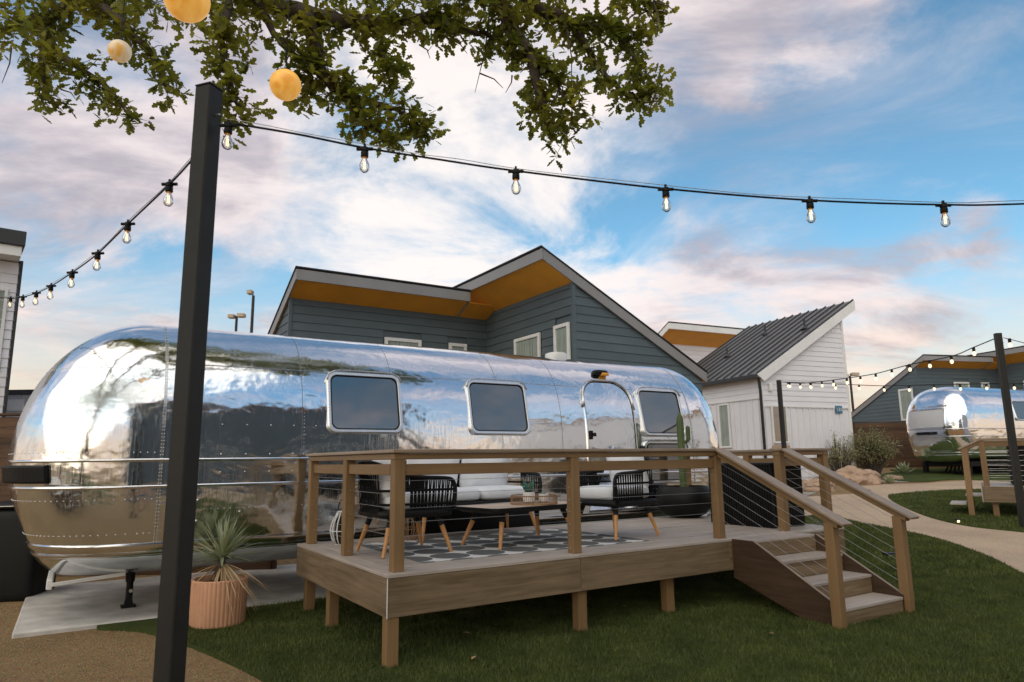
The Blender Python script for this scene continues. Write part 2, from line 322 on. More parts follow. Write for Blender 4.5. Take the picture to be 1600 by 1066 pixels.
# ------------------------------------------------------------------ mesh helpers
class MB:
    def __init__(s): s.v = []; s.f = []
    def add(s, vs, fs):
        o = len(s.v); s.v += [tuple(q) for q in vs]; s.f += [tuple(i + o for i in f) for f in fs]; return s
    def obox(s, o, a, b, c, ch=0.):
        """box with corner o and edge vectors a, b, c; ch = chamfer"""
        o, a, b, c = Vector(o), Vector(a), Vector(b), Vector(c)
        if a.cross(b).dot(c) < 0: a, b = b, a
        if ch <= 0:
            vs = [o + a * i + b * j + c * k for k in (0, 1) for j in (0, 1) for i in (0, 1)]
            return s.add(vs, [(0, 2, 3, 1), (4, 5, 7, 6), (0, 1, 5, 4), (2, 6, 7, 3), (0, 4, 6, 2), (1, 3, 7, 5)])
        L = [a.length, b.length, c.length]; ch = min(ch, .45 * min(L)); D = [a / L[0], b / L[1], c / L[2]]
        ids = {}; vs = []
        for i in (0, 1):
            for j in (0, 1):
                for k in (0, 1):
                    base = o + a * i + b * j + c * k; sg = (1 - 2 * i, 1 - 2 * j, 1 - 2 * k)
                    for ax in range(3):       # vertex lying on the face whose normal is ax
                        p = base.copy()
                        for q in range(3):
                            if q != ax: p += D[q] * sg[q] * ch
                        ids[(i, j, k, ax)] = len(vs); vs.append(p)
        fs = []
        g = lambda t, ax: ids[(*t, ax)]
        for ax in range(3):
            q, r_ = (ax + 1) % 3, (ax + 2) % 3
            for side in (0, 1):
                loop = []
                for (x, y) in ((0, 0), (1, 0), (1, 1), (0, 1)):
                    t = [0, 0, 0]; t[ax] = side; t[q] = x; t[r_] = y; loop.append(g(tuple(t), ax))
                fs.append(loop if side else loop[::-1])
            for x in (0, 1):
                for y in (0, 1):
                    t0 = [0, 0, 0]; t0[q] = x; t0[r_] = y; t1 = list(t0); t1[ax] = 1
                    e = [g(tuple(t0), q), g(tuple(t1), q), g(tuple(t1), r_), g(tuple(t0), r_)]
                    fs.append(e if (x == y) else e[::-1])
        for i in (0, 1):
            for j in (0, 1):
                for k in (0, 1):
                    e = [ids[(i, j, k, 0)], ids[(i, j, k, 1)], ids[(i, j, k, 2)]]
                    fs.append(e if (i + j + k) % 2 == 1 else e[::-1])
        return s.add(vs, fs)
    def box(s, x0, x1, y0, y1, z0, z1, ch=0.): return s.obox((x0, y0, z0), (x1 - x0, 0, 0), (0, y1 - y0, 0), (0, 0, z1 - z0), ch)
    def bar(s, p, q, wd, ht, upv=(0, 0, 1), ch=0.):
        """rectangular bar whose axis runs p-q"""
        p, q = Vector(p), Vector(q); d = q - p; x = d.cross(Vector(upv)).normalized(); z = x.cross(d).normalized()
        return s.obox(p - x * wd / 2 - z * ht / 2, d, x * wd, z * ht, ch)
    def tube(s, pts, rad, n=8, cap=True):
        pts = [Vector(p) for p in pts]; rads = rad if isinstance(rad, (list, tuple)) else [rad] * len(pts)
        t0 = (pts[1] - pts[0]).normalized(); nrm = t0.orthogonal().normalized(); vs = []; fs = []
        for i, p in enumerate(pts):
            t = (pts[min(i + 1, len(pts) - 1)] - pts[max(i - 1, 0)]).normalized()
            nrm = (nrm - t * nrm.dot(t)).normalized(); b = t.cross(nrm)
            for k in range(n):
                a = 2 * math.pi * k / n; vs.append(p + (nrm * math.cos(a) + b * math.sin(a)) * rads[i])
        for i in range(len(pts) - 1):
            for k in range(n):
                k2 = (k + 1) % n; fs.append((i * n + k, i * n + k2, (i + 1) * n + k2, (i + 1) * n + k))
        if cap: fs.append(tuple(range(n))[::-1]); fs.append(tuple((len(pts) - 1) * n + k for k in range(n)))
        return s.add(vs, fs)
    def lathe(s, prof, n=24, c=(0, 0, 0), flute=None):
        vs = []; fs = []
        for (r_, z) in prof:
            for k in range(n):
                a = 2 * math.pi * k / n; rr = r_ * (1 if flute is None else flute(k, r_)); vs.append((c[0] + rr * math.cos(a), c[1] + rr * math.sin(a), c[2] + z))
        for i in range(len(prof) - 1):
            for k in range(n):
                k2 = (k + 1) % n; fs.append((i * n + k, i * n + k2, (i + 1) * n + k2, (i + 1) * n + k))
        return s.add(vs, fs)
    def prism(s, poly, frame, depth):
        """polygon (a,b) in frame=(o,ea,eb,en) extruded by depth along en"""
        o, ea, eb, en = [Vector(q) for q in frame]; n = len(poly)
        area = sum(poly[i][0] * poly[(i + 1) % n][1] - poly[(i + 1) % n][0] * poly[i][1] for i in range(n))
        if (area > 0) != (ea.cross(eb).dot(en) * depth < 0): poly = poly[::-1]
        vs = [o + ea * a + eb * b for a, b in poly] + [o + ea * a + eb * b + en * depth for a, b in poly]
        fs = [tuple(range(n)), tuple(range(2 * n - 1, n - 1, -1))] + [(i, i + n, (i + 1) % n + n, (i + 1) % n)[::1] for i in range(n)]
        fs = [fs[0], fs[1]] + [f for f in fs[2:]]
        return s.add(vs, fs)
    def superq(s, c, size, e1=.45, e2=.45, mat=None, nu=28, nv=16, pinch=0.):
        def sg(x, e): return math.copysign(abs(x) ** e, x)
        vs = []; fs = []
        for i in range(nv + 1):
            ph = -math.pi / 2 + math.pi * i / nv
            for k in range(nu):
                th_ = 2 * math.pi * k / nu
                p = Vector((sg(math.cos(ph), e1) * sg(math.cos(th_), e2), sg(math.cos(ph), e1) * sg(math.sin(th_), e2), sg(math.sin(ph), e1)))
                if pinch: p.z *= 1 - pinch * max(abs(p.x), abs(p.y)) ** 3
                p = Vector((p.x * size[0] / 2, p.y * size[1] / 2, p.z * size[2] / 2))
                if mat is not None: p = mat @ p
                vs.append(p + Vector(c))
        for i in range(nv):
            for k in range(nu):
                k2 = (k + 1) % nu; fs.append((i * nu + k, i * nu + k2, (i + 1) * nu + k2, (i + 1) * nu + k))
        return s.add(vs, fs)
    def mesh(s, name, mat, smooth=None):
        me = bpy.data.meshes.new(name); me.from_pydata(s.v, [], s.f); me.update()
        if mat is not None: me.materials.append(mat)
        if smooth:
            me.shade_smooth() if smooth is True else me.shade_smooth()
            if smooth is not True: me.set_sharp_from_angle(angle=R(smooth))
        return me
    def build(s, name, mat, parent=None, smooth=None, kind=None, fix=False):
        me = s.mesh(name, M[mat] if isinstance(mat, str) else mat, smooth)
        if fix:
            bm = bmesh.new(); bm.from_mesh(me); bmesh.ops.recalc_face_normals(bm, faces=bm.faces); bm.to_mesh(me); bm.free()
        return link(name, me, parent, kind)
def link(name, me, parent=None, kind=None):
    o = bpy.data.objects.new(name, me); COL.objects.link(o)
    if parent is not None: o.parent = parent
    if kind: o['kind'] = kind
    return o
def tag(o, label, cat, group=None):
    o['label'] = label; o['category'] = cat
    if group: o['group'] = group
    return o
def thing(name, label, cat, loc=(0, 0, 0), rz=0., group=None):
    o = bpy.data.objects.new(name, None); COL.objects.link(o); o.empty_display_size = .1
    o.location = loc; o.rotation_euler = (0, 0, rz); return tag(o, label, cat, group)
def dup(root, loc, rz, label):
    def cp(o, par):
        c = o.copy(); COL.objects.link(c); c.parent = par
        for ch in [q for q in bpy.data.objects if q.parent == o]: cp(ch, c)
        return c
    r = cp(root, None); r.location = loc; r.rotation_euler = (0, 0, rz); r['label'] = label; return r

# the deck and trailer frame: u along the deck front, w towards the trailer
TH = 0.5647; CX, CY = -0.9376, 5.2395
U = Vector((math.cos(TH), math.sin(TH), 0)); W = Vector((-math.sin(TH), math.cos(TH), 0)); C0 = Vector((CX, CY, 0))
def uw(u, w_, z=0.): return C0 + U * u + W * w_ + Vector((0, 0, z))
ZF = 0.6783

# ------------------------------------------------------------------ terrain
def sstep(a, b, x):
    t = max(0., min(1., (x - a) / (b - a))); return t * t * (3 - 2 * t)
def ter(x, y):
    t = y - 8; f = t if t > 20 else math.log1p(math.exp(t))
    return .05 * min(f, 30) * sstep(3.4, 6.4, x)
def gnd(px, py):
    r = ray(px, py); t = 1.
    while t < 90:
        P = r * t + Vector((0, 0, EYE))
        if P.z <= ter(P.x, P.y): return P
        t += .01
    return P
def sheet(name, pts, mat, dz, step=.5, skirt=0., parent=None):
    bm = bmesh.new(); vs = [bm.verts.new((x, y, 0)) for x, y in pts]; f = bm.faces.new(vs)
    if f.normal.z < 0: f.normal_flip()
    bm.normal_update()
    xs = [p[0] for p in pts]; ys = [p[1] for p in pts]
    for ax, (a, b) in ((0, (min(xs), max(xs))), (1, (min(ys), max(ys)))):
        q = math.ceil(a / step) * step
        while q < b:
            if abs(q) < 40 or abs(q) % 10 < .01:
                co = Vector((0, 0, 0)); co[ax] = q + .0013; no = Vector((0, 0, 0)); no[ax] = 1
                bmesh.ops.bisect_plane(bm, geom=bm.verts[:] + bm.edges[:] + bm.faces[:], plane_co=co, plane_no=no, dist=1e-5)
            q += step
    for f in bm.faces:
        f.normal_update()
        if f.normal.z < 0: f.normal_flip()
    if skirt:
        be = [e for e in bm.edges if e.is_boundary]
        ret = bmesh.ops.extrude_edge_only(bm, edges=be)
        low = {v for v in ret['geom'] if isinstance(v, bmesh.types.BMVert)}
    else: low = set()
    for v in bm.verts: v.co.z = ter(v.co.x, v.co.y) + dz - (skirt if v in low else 0)
    me = bpy.data.meshes.new(name); bm.to_mesh(me); bm.free(); me.materials.append(M[mat])
    o = link(name, me, parent, 'structure'); return o
def smoothpoly(pts, n=6):
    """closed Catmull-Rom through the points"""
    out = []; N = len(pts)
    for i in range(N):
        p0, p1, p2, p3 = [Vector((*pts[(i + k - 1) % N][:2], 0)) for k in range(4)]
        for j in range(n):
            t = j / n
            q = .5 * ((2 * p1) + (p2 - p0) * t + (2 * p0 - 5 * p1 + 4 * p2 - p3) * t * t + (3 * p1 - p0 - 3 * p2 + p3) * t ** 3)
            out.append((q.x, q.y))
    return out
sheet('ground', [(-300, -300), (300, -300), (300, 300), (-300, 300)], 'ground', 0.)
def xy(px, py): p = gnd(px, py); return (p.x, p.y)
path_poly = smoothpoly([(4.2, 13.6), xy(1290, 803), xy(1320, 813), xy(1450, 838), xy(1540, 868), xy(1600, 897), (5.6, 6.4), (4.6, 3.5), (3.5, 0), (2.5, -5),
                        (5.5, -5), (7.0, 0), (8.6, 5), (9.6, 9.5), (14, 13), (22, 15), (24, 20.5), (15, 21.6), xy(1500, 752), xy(1440, 756), xy(1385, 757), xy(1340, 760), (9.4, 18.6), (6.0, 17.0)])
sheet('path', path_poly, 'path', .008)
island = smoothpoly([xy(1388, 776), xy(1400, 787), xy(1440, 805), xy(1490, 819), xy(1560, 829), (9.4, 11.2), (12, 12.2), (18, 14.5), (20, 17), (17, 18.6), xy(1560, 766), xy(1500, 767), xy(1440, 770), xy(1408, 773)])
lawn = smoothpoly([uw(-1.62, 2.90)[:2], uw(0.5, 2.90)[:2], uw(3, 2.90)[:2], uw(7.4, 2.90)[:2], (5.0, 13.9), xy(1300, 808), xy(1330, 816), xy(1450, 841), xy(1540, 871), xy(1600, 901), (5.3, 6.2), (4.3, 3.4), (2.6, 1.2), (.6, 2.2), (-.6, 3.6), xy(420, 1072), xy(300, 1014), xy(225, 990)], 6)
strip = smoothpoly([xy(1372, 744), xy(1400, 752), xy(1445, 753.5), xy(1500, 750), (16, 20.8), (24, 19.6), (26, 25), (20, 27), (15, 27), xy(1400, 738)], 6)
bed = smoothpoly([(7.0, 17.5), xy(1300, 757), xy(1360, 757), xy(1385, 754.5), xy(1420, 754), xy(1395, 749), xy(1375, 743), (12.6, 27), (9, 28), (6, 22)], 5)
sheet('gravel_bed', bed, 'bed', .014)
for nm, poly in (('lawn', lawn), ('lawn', island), ('lawn', strip)): sheet(nm, poly, 'turf', .030, .5, .04)

# concrete pad under the trailer
pad = thing('concrete_pad', 'pale concrete slab lying under the long silver trailer', 'slab', uw(0, 0), TH)
MB().box(-2.36, 8.2, 2.86, 5.6, -.05, .045, .012).build('slab', 'concrete', pad)

# ------------------------------------------------------------------ travel trailer
TB, TY, ZT, Z0 = 1.22, 2.60, 3.05, 1.50
def prof_b(z):
    """half width at height z"""
    if z >= Z0: return TB * max(0., 1 - ((z - Z0) / (ZT - Z0)) ** 2.75) ** (1 / 2.75)
    t = (Z0 - z) / (Z0 - .70)
    if z >= .70: return TB - .055 * t ** 2.5
    q = (.70 - z) / .25
    return (TB - .055) - .42 * q ** 1.5
def prof_e(z, E):
    if z >= Z0: return E * max(0., 1 - ((z - Z0) / (ZT - Z0)) ** 2.1) ** (1 / 2.1)
    t = (Z0 - z) / (Z0 - .70)
    if z >= .70: return E - .26 * t ** 1.5
    q = (.70 - z) / .25
    return E - .26 - .20 * q ** 1.6
def shell_levels():
    zs = [.45 + .25 * (i / 7) for i in range(7)] + [.70 + (Z0 - .70) * i / 14 for i in range(14)]
    zs += [Z0 + (ZT - Z0) * math.sin(math.pi / 2 * i / 34) for i in range(35)]
    return zs
def trailer_shell(u0, u1, E0, E1, n=2.9):
    """stack of plan outlines; straight sides between u0 and u1, rounded ends E0/E1 deep; centre line w = TY+TB"""
    mb = MB(); K = 30; ST = 40; zs = shell_levels(); rings = []
    for z in zs:
        b = prof_b(z); eL, eR = prof_e(z, E0), prof_e(z, E1); ring = []
        for i in range(ST): ring.append((u0 + (u1 - u0) * i / ST, -b))
        for i in range(K):
            a = -math.pi / 2 + math.pi * i / K; ring.append((u1 + eR * abs(math.cos(a)) ** (2 / n), b * math.copysign(abs(math.sin(a)) ** (2 / n), a)))
        for i in range(ST): ring.append((u1 - (u1 - u0) * i / ST, b))
        for i in range(K):
            a = math.pi / 2 - math.pi * i / K; ring.append((u0 - eL * abs(math.cos(a)) ** (2 / n), b * math.copysign(abs(math.sin(a)) ** (2 / n), a)))
        rings.append([(u, TY + TB + w_, z) for u, w_ in ring])
    N = len(rings[0]); vs = [p for r_ in rings for p in r_]; fs = []
    for i in range(len(rings) - 1):
        for k in range(N):
            k2 = (k + 1) % N; fs.append((i * N + k, i * N + k2, (i + 1) * N + k2, (i + 1) * N + k))
    fs.append(tuple(range(N))[::-1])
    return mb.add(vs, fs)
def side(u, z, off=0.):
    """point on the near side of the shell (straight part) pushed out by off"""
    b = prof_b(z); d = (prof_b(z + .004) - prof_b(z - .004)) / .008
    n = Vector((0, -1, -d)).normalized()
    return Vector((u, TY + TB - b, z)) + n * off
def ring_pts(u0, u1, E0, E1, z, off=0., n=2.9, seg=26):
    b = prof_b(z) + off; eL, eR = prof_e(z, E0) + off, prof_e(z, E1) + off; cy = TY + TB; out = []
    for i in range(seg + 1):
        a = math.pi / 2 * (1 - i / seg)
        out.append((u0 - eL * abs(math.sin(a)) ** (2 / n), cy - b * abs(math.cos(a)) ** (2 / n), z))
    for i in range(1, 30): out.append((u0 + (u1 - u0) * i / 30, cy - b, z))
    for i in range(seg + 1):
        a = math.pi / 2 * i / seg
        out.append((u1 + eR * abs(math.sin(a)) ** (2 / n), cy - b * abs(math.cos(a)) ** (2 / n), z))
    return out
def belt(mb, u0, u1, E0, E1, z, h, prj):
    """raised moulding that runs round the body"""
    prof = [(-h / 2, -.01), (-h / 2, prj * .7), (-h / 4, prj), (h / 4, prj), (h / 2, prj * .7), (h / 2, -.01)]
    rs = [ring_pts(u0, u1, E0, E1, z + a, b) for a, b in prof]; N = len(rs[0])
    vs = [p for r_ in rs for p in r_]; fs = [(i * N + k, i * N + k + 1, (i + 1) * N + k + 1, (i + 1) * N + k) for i in range(len(rs) - 1) for k in range(N - 1)]
    return mb.add(vs, fs)
def rrect(u0, u1, z0, z1, r, n=7):
    out = []
    for cx, cz, a0 in ((u1 - r, z0 + r, -90), (u1 - r, z1 - r, 0), (u0 + r, z1 - r, 90), (u0 + r, z0 + r, 180)):
        for i in range(n + 1):
            a = R(a0 + 90 * i / n); out.append((cx + r * math.cos(a), cz + r * math.sin(a)))
    fine = []          # long straight runs get points of their own so that a patch follows the curved shell
    for i in range(len(out)):
        p, q_ = out[i], out[(i + 1) % len(out)]; k = max(1, int(math.hypot(q_[0] - p[0], q_[1] - p[1]) / .07))
        fine += [(p[0] + (q_[0] - p[0]) * j / k, p[1] + (q_[1] - p[1]) * j / k) for j in range(k)]
    return fine
def scale_loop(loop, d):
    """inset a convex loop by d"""
    us = [p[0] for p in loop]; zs = [p[1] for p in loop]; cu, cz = (min(us) + max(us)) / 2, (min(zs) + max(zs)) / 2
    hu, hz = (max(us) - min(us)) / 2, (max(zs) - min(zs)) / 2
    return [(cu + (u - cu) * (hu - d) / hu, cz + (z - cz) * (hz - d) / hz) for u, z in loop]
def ring_strip(mb, loop, steps, place):
    """steps: (inset, offset) rows"""
    rows = [[place(u, z, off) for u, z in scale_loop(loop, ins)] for ins, off in steps]; N = len(loop)
    vs = [p for r_ in rows for p in r_]; fs = [(i * N + k, i * N + (k + 1) % N, (i + 1) * N + (k + 1) % N, (i + 1) * N + k) for i in range(len(rows) - 1) for k in range(N)]
    return mb.add(vs, fs)
def patch(mb, loop, off, place, rows=6):
    us = [p[0] for p in loop]; zs = [p[1] for p in loop]; cu, cz = (min(us) + max(us)) / 2, (min(zs) + max(zs)) / 2; N = len(loop)
    vs = [place(cu + (u - cu) * t, cz + (z - cz) * t, off) for t in [1 - i / rows for i in range(rows)] for u, z in loop] + [place(cu, cz, off)]
    fs = [(i * N + k, i * N + (k + 1) % N, (i + 1) * N + (k + 1) % N, (i + 1) * N + k) for i in range(rows - 1) for k in range(N)]
    fs += [((rows - 1) * N + k, (rows - 1) * N + (k + 1) % N, rows * N) for k in range(N)]
    return mb.add(vs, fs)
def rivet(mb, p, nrm, r=.007):
    nrm = Vector(nrm).normalized(); a = nrm.orthogonal().normalized(); b = nrm.cross(a); p = Vector(p)
    vs = [p + (a * math.cos(t) + b * math.sin(t)) * r for t in [k * math.pi / 3 for k in range(6)]] + [p + (a * math.cos(t) + b * math.sin(t)) * r * .6 + nrm * r * .6 for t in [k * math.pi / 3 for k in range(6)]] + [p + nrm * r * .75]
    mb.add(vs, [(k, (k + 1) % 6, (k + 1) % 6 + 6, k + 6) for k in range(6)] + [(k + 6, (k + 1) % 6 + 6, 12) for k in range(6)])
def flat_place(z0, z1):
    """glass is flat: chord between the shell at z0 and z1"""
    a, b = side(0, z0), side(0, z1)
    nn = Vector((0, -(b.z - a.z), b.y - a.y)).normalized()
    bul = max((side(0, z0 + (z1 - z0) * k / 10) - a.lerp(b, k / 10)).dot(nn) for k in range(11))     # the shell bulges past the chord
    def f(u, z, off):
        t = (z - z0) / (z1 - z0); p = a.lerp(b, t); return Vector((u, p.y, z)) + nn * (off + bul + (-.02 if off < -.02 else 0.))
    return f
def make_trailer(label, loc, rz, u0, u1, E0, E1, wins, door, far=False):
    t = thing('travel_trailer', label, 'trailer', loc, rz, 'silver trailers')
    body = trailer_shell(u0, u1, E0, E1).build('body', 'mirror', t, smooth=True)
    for z, h, p in ((1.5453, .030, .016), (1.2927, .030, .016), (.735, .060, .018), (.665, .030, .012)):
        belt(MB(), u0, u1, E0, E1, z, h, p).build('belt_trim', 'belt', t, smooth=40)
    for (a, b, za, zb) in wins:
        loop = rrect(a, b, za, zb, .085); pl = flat_place(za, zb)
        fr = ring_strip(MB(), loop, ((-.016, -.075), (-.016, .010), (-.004, .024), (.020, .024), (.030, .012), (.030, .0)), pl).build('window', 'frame_alu', t, smooth=40)
        gl = patch(MB(), scale_loop(loop, .029), .006, pl).build('pane', 'trailer_glass', fr, smooth=True)
        ring_strip(MB(), loop, ((.026, .019), (.028, .021), (.038, .011), (.038, .004)), pl).build('gasket', 'black', fr, smooth=40)
        if not far:
            rv = MB()
            lp = scale_loop(loop, -.006)
            for i in range(len(lp)):
                p0, p1 = lp[i], lp[(i + 1) % len(lp)]; L = math.hypot(p1[0] - p0[0], p1[1] - p0[1]); k = max(1, int(L / .035))
                for j in range(k): rivet(rv, pl(p0[0] + (p1[0] - p0[0]) * j / k, p0[1] + (p1[1] - p0[1]) * j / k, .023), (0, -1, .2), .005)
            rv.build('window_rivet', 'mirror_dull', fr, kind='stuff')
            g = MB(); top = [pl(a + (b - a) * i / 12, zb + .03 - .05 * abs(i / 6 - 1) ** 8, .03) for i in range(13)]
            g.tube([pl(a - .02, zb - .09, .03)] + top + [pl(b + .02, zb - .09, .03)], .010, 6).build('drip_rail', 'mirror_dull', fr, smooth=True)
    if not far:
        rv = MB(); sm = MB()
        for us in (u0 + .0, u1):
            line = [side(us, .76 + 2.2 * i / 60, .004) for i in range(61)]
            for q in range(60):
                a, b = line[q], line[q + 1]; d = Vector((.013, 0, 0)); sm.add([a - d, a + d, b + d, b - d], [(0, 1, 2, 3)])
            k = 0
            z = .78
            while z < 2.9:
                for du in (-.011, .011): rivet(rv, side(us + du, z, .004), side(us, z, 1.) - side(us, z, 0), .0055)
                z += .034
        for us in (u0 + 2.42, u0 + 4.85):
            z = 1.62
            while z < 2.95: rivet(rv, side(us, z, .0), side(us, z, 1.) - side(us, z, 0.), .0045); z += .045
        for z in (2.52, 2.66, 1.06):
            u = u0
            while u < u1: rivet(rv, side(u, z, .0), side(u, z, 1.) - side(u, z, 0.), .005); u += .06
        for z in (1.42, 1.60, 1.90):
            u = u0 + .3
            while u < u1:
                rivet(rv, side(u, z, .0), side(u, z, 1.) - side(u, z, 0.), .008); u += .24
        for (cx, cz) in ((-1.9, 1.19), (-1.9, 1.12), (-1.72, 1.19), (-1.72, 1.12), (-.95, 1.15), (-.95, .95), (-.55, 1.02)):
            if cx > u0: rivet(rv, side(cx, cz), side(cx, cz, 1.) - side(cx, cz, 0.), .012)
        for z in (2.44, 1.62, 1.18, .86):          # rows that carry on round the rounded ends
            rp = [Vector(p) for p in ring_pts(u0, u1, E0, E1, z, .001)]
            for a_, b_ in zip(rp, rp[1:]):
                if u0 + .05 < (a_.x + b_.x) / 2 < u1 - .05: continue
                k = max(1, int((b_ - a_).length / .05)); nn = (b_ - a_).cross(Vector((0, 0, 1)))
                for j in range(k): rivet(rv, a_.lerp(b_, j / k), nn, .006)
        for us in (u0 + 1.35, u0 + 2.42, u0 + 3.9, u0 + 4.85):          # lapped sheet edges between the belts and the roof
            MB().tube([side(us, 1.56 + 1.40 * i / 24, .001) for i in range(25)], .0028, 5).build('sheet_edge', 'gap_dark', t, smooth=True)
            z = 1.60
            while z < 2.92: rivet(rv, side(us + .022, z, .0), side(us, z, 1.) - side(us, z, 0.), .0055); z += .04
        rv.build('rivet', 'mirror_dull', t, smooth=True, kind='stuff'); sm.build('panel_seam', 'mirror_dull', t, smooth=True, kind='stuff')
        # one long roof seam
        MB().tube([side(u0 + (u1 - u0) * i / 20, 2.52, .002) for i in range(21)], .004, 5).build('roof_seam', 'mirror_dull', t, smooth=True)
    if door:
        a, b, za, zb = door
        lp = rrect(a, b, za, zb, .30, 12); lp = [(u, z) if z > za + .3 else (a if u < (a + b) / 2 else b, z) for u, z in lp]
        d = patch(MB(), lp, .008, side, 10).build('door', 'mirror', t, smooth=True)
        ring_strip(MB(), lp, ((-.022, -.004), (-.022, .016), (-.004, .018), (-.002, .004)), side).build('door_frame', 'belt', d, smooth=40)
        ring_strip(MB(), lp, ((-.004, .0095), (.007, .0105)), side).build('gasket', 'black', d)
        top = [p for p in lp if p[1] > zb - .32]; top.sort(key=lambda p: p[0])
        MB().tube([side(a - .03, zb - .38, .02)] + [side(u + (.02 if u > (a + b) / 2 else -.02), z + .02, .025) for u, z in top] + [side(b + .03, zb - .40, .02)], .015, 6).build('drip_rail', 'mirror_dull', d, smooth=True)
        h = MB(); p = side(a + .035, 1.83, .014)
        h.box(p.x - .028, p.x + .028, p.y - .03, p.y, p.z - .06, p.z + .06, .006); h.box(p.x + .01, p.x + .07, p.y - .05, p.y - .03, p.z - .02, p.z + .03, .006)
        h.build('handle', 'black_metal', d)
        g = MB(); p = side(b + .12, 1.45, 0)
        g.tube([p + Vector((0, 0, -.22)), p + Vector((0, -.05, -.20)), p + Vector((0, -.065, 0)), p + Vector((0, -.05, .20)), p + Vector((0, 0, .22))], .022, 8).build('grab_handle', 'black', t, smooth=True)
        p = side((a + b) / 2 + .05, zb + .16, 0)
        l = MB(); l.superq(p + Vector((0, -.035, .0)), (.26, .13, .08), .6, .6, nu=20, nv=10); l.build('porch_light', 'black_metal', t, smooth=True)
        l = MB(); l.superq(p + Vector((.05, -.075, -.025)), (.15, .09, .05), .6, .6, nu=16, nv=8); l.build('amber_lens', 'orange_lens', t, smooth=True)
        l = MB(); l.superq((a + .15, TY + TB - .30, ZT + .01), (.30, .30, .13), .4, .6, nu=20, nv=10); l.build('roof_vent', 'white_trim', t, smooth=True)
    return t, body

T1U0, T1U1, TE0, TE1 = -1.30, 6.05, 1.28, 1.12
trailer, _ = make_trailer('long silver riveted travel trailer standing behind the furnished deck', uw(0, 0), TH, T1U0, T1U1, TE0, TE1,
    [(.34, 1.20, 1.83, 2.50), (2.13, 3.00, 1.83, 2.50), (5.02, 5.87, 1.83, 2.52), (5.02, 5.87, 1.15, 1.74)], (3.99, 4.86, .80, 2.60))
# tail lamp housing between the two belts of the near corner
hp = MB(); rows = []
for z, off in ((1.34, .005), (1.345, .038), (1.36, .046), (1.49, .046), (1.505, .038), (1.51, .005)):
    rp = ring_pts(T1U0, T1U1, TE0, TE1, z, off, seg=26); rows.append(rp[0:16])
N = len(rows[0]); hp.add([p for r_ in rows for p in r_], [(i * N + k, i * N + k + 1, (i + 1) * N + k + 1, (i + 1) * N + k) for i in range(5) for k in range(N - 1)] + [(N - 1, 2 * N - 1, 3 * N - 1, 4 * N - 1, 5 * N - 1, 6 * N - 1)])
hp.build('tail_lamp', 'black', trailer)
bp = MB(); bp.bar((-2.12, 3.0, .41), (-2.12, 4.6, .41), .05, .09, ch=.008); bp.bar((-2.10, 3.0, .41), (-1.5, 3.06, .445), .022, .035, ch=.004)
bp.build('bumper', 'white_trim', trailer)
for uu in (1.75, 2.62):
    wm = MB(); Cw = (uu, 2.80, .385); n = 32; vs = []; prof = [(.20, -.02), (.24, -.06), (.34, -.08), (.375, -.05), (.38, .06), (.36, .11), (.2, .12)]
    for r_, y in prof:
        for k in range(n): a = 2 * math.pi * k / n; vs.append((Cw[0] + r_ * math.cos(a), Cw[1] + y, Cw[2] + r_ * math.sin(a)))
    wm.add(vs, [(i * n + k, i * n + (k + 1) % n, (i + 1) * n + (k + 1) % n, (i + 1) * n + k) for i in range(len(prof) - 1) for k in range(n)])
    wh = wm.build('wheel', 'rubber', trailer, smooth=40)
    rim = MB(); rim.tube([(uu, 2.775, .385), (uu, 2.81, .385)], .21, 24).build('rim', 'mirror_dull', wh)
arch = MB(); arch.prism([(1.28, .50), (3.08, .50), (3.06, .78), (2.92, .90), (2.7, .93), (1.7, .93), (1.44, .90), (1.30, .78)], ((0, 2.615, 0), (1, 0, 0), (0, 0, 1), (0, 1, 0)), .10)
arch.build('wheel_arch', 'black', trailer)
jk = MB(); jp = (-1.42, 3.55)
jk.box(jp[0] - .07, jp[0] + .07, jp[1] - .07, jp[1] + .07, .045, .065, .004); jk.tube([(*jp, .06), (*jp, .32)], .034, 12); jk.tube([(*jp, .30), (*jp, .46)], .045, 12)
jk.box(jp[0] - .10, jp[0] + .10, jp[1] - .05, jp[1] + .05, .40, .45, .006); jk.prism([(-.045, .045), (.045, .045), (.02, .14), (-.02, .14)], ((jp[0], jp[1] - .05, .02), (1, 0, 0), (0, 0, 1), (0, 1, 0)), .1)
jk.build('jack_stand', 'black_metal', trailer, smooth=40)
b = MB(); b.tube([(jp[0] + .01, jp[1] - .05, .21), (jp[0] + .01, jp[1] - .03, .21)], .018, 10); b.build('jack_bolt', 'mirror_dull', trailer)

# ------------------------------------------------------------------ deck
deck = thing('timber_deck', 'raised brown timber deck with cable railings and steps in front of the long trailer', 'deck', uw(0, 0), TH)
L3, WD, FH = 5.69, 2.455, .305
pw = .140; k = 0; w0 = .146
while w0 < WD - .02:
    w1 = min(w0 + pw, WD - .002)
    cut = .146 + (1.3 + .9 * ((k * 7) % 4)) 
    for a, b in ((.146, cut - .0015), (cut + .0015, L3 - .002)): MB().box(a, b, w0, w1, ZF - .026, ZF, .003).build('plank', 'plank_x', deck)
    w0 = w1 + .005; k += 1
MB().box(.0, 1.788, 0, .141, ZF - .026, ZF, .003).build('plank', 'plank_x', deck)
MB().box(1.791, 3.70, 0, .141, ZF - .026, ZF, .003).build('plank', 'plank_x', deck)
MB().box(3.703, L3 - .002, 0, .141, ZF - .026, ZF, .003).build('plank', 'plank_x', deck)
MB().box(0, .141, .146, WD - .002, ZF - .026, ZF, .003).build('plank', 'plank_y', deck)
zf0, zf1 = ZF - FH, ZF - .029
for a, b in ((.004, 1.788), (1.792, 3.70), (3.704, L3 - .004)): MB().box(a, b, .002, .027, zf0, zf1, .003).build('fascia_board', 'deck_x', deck)
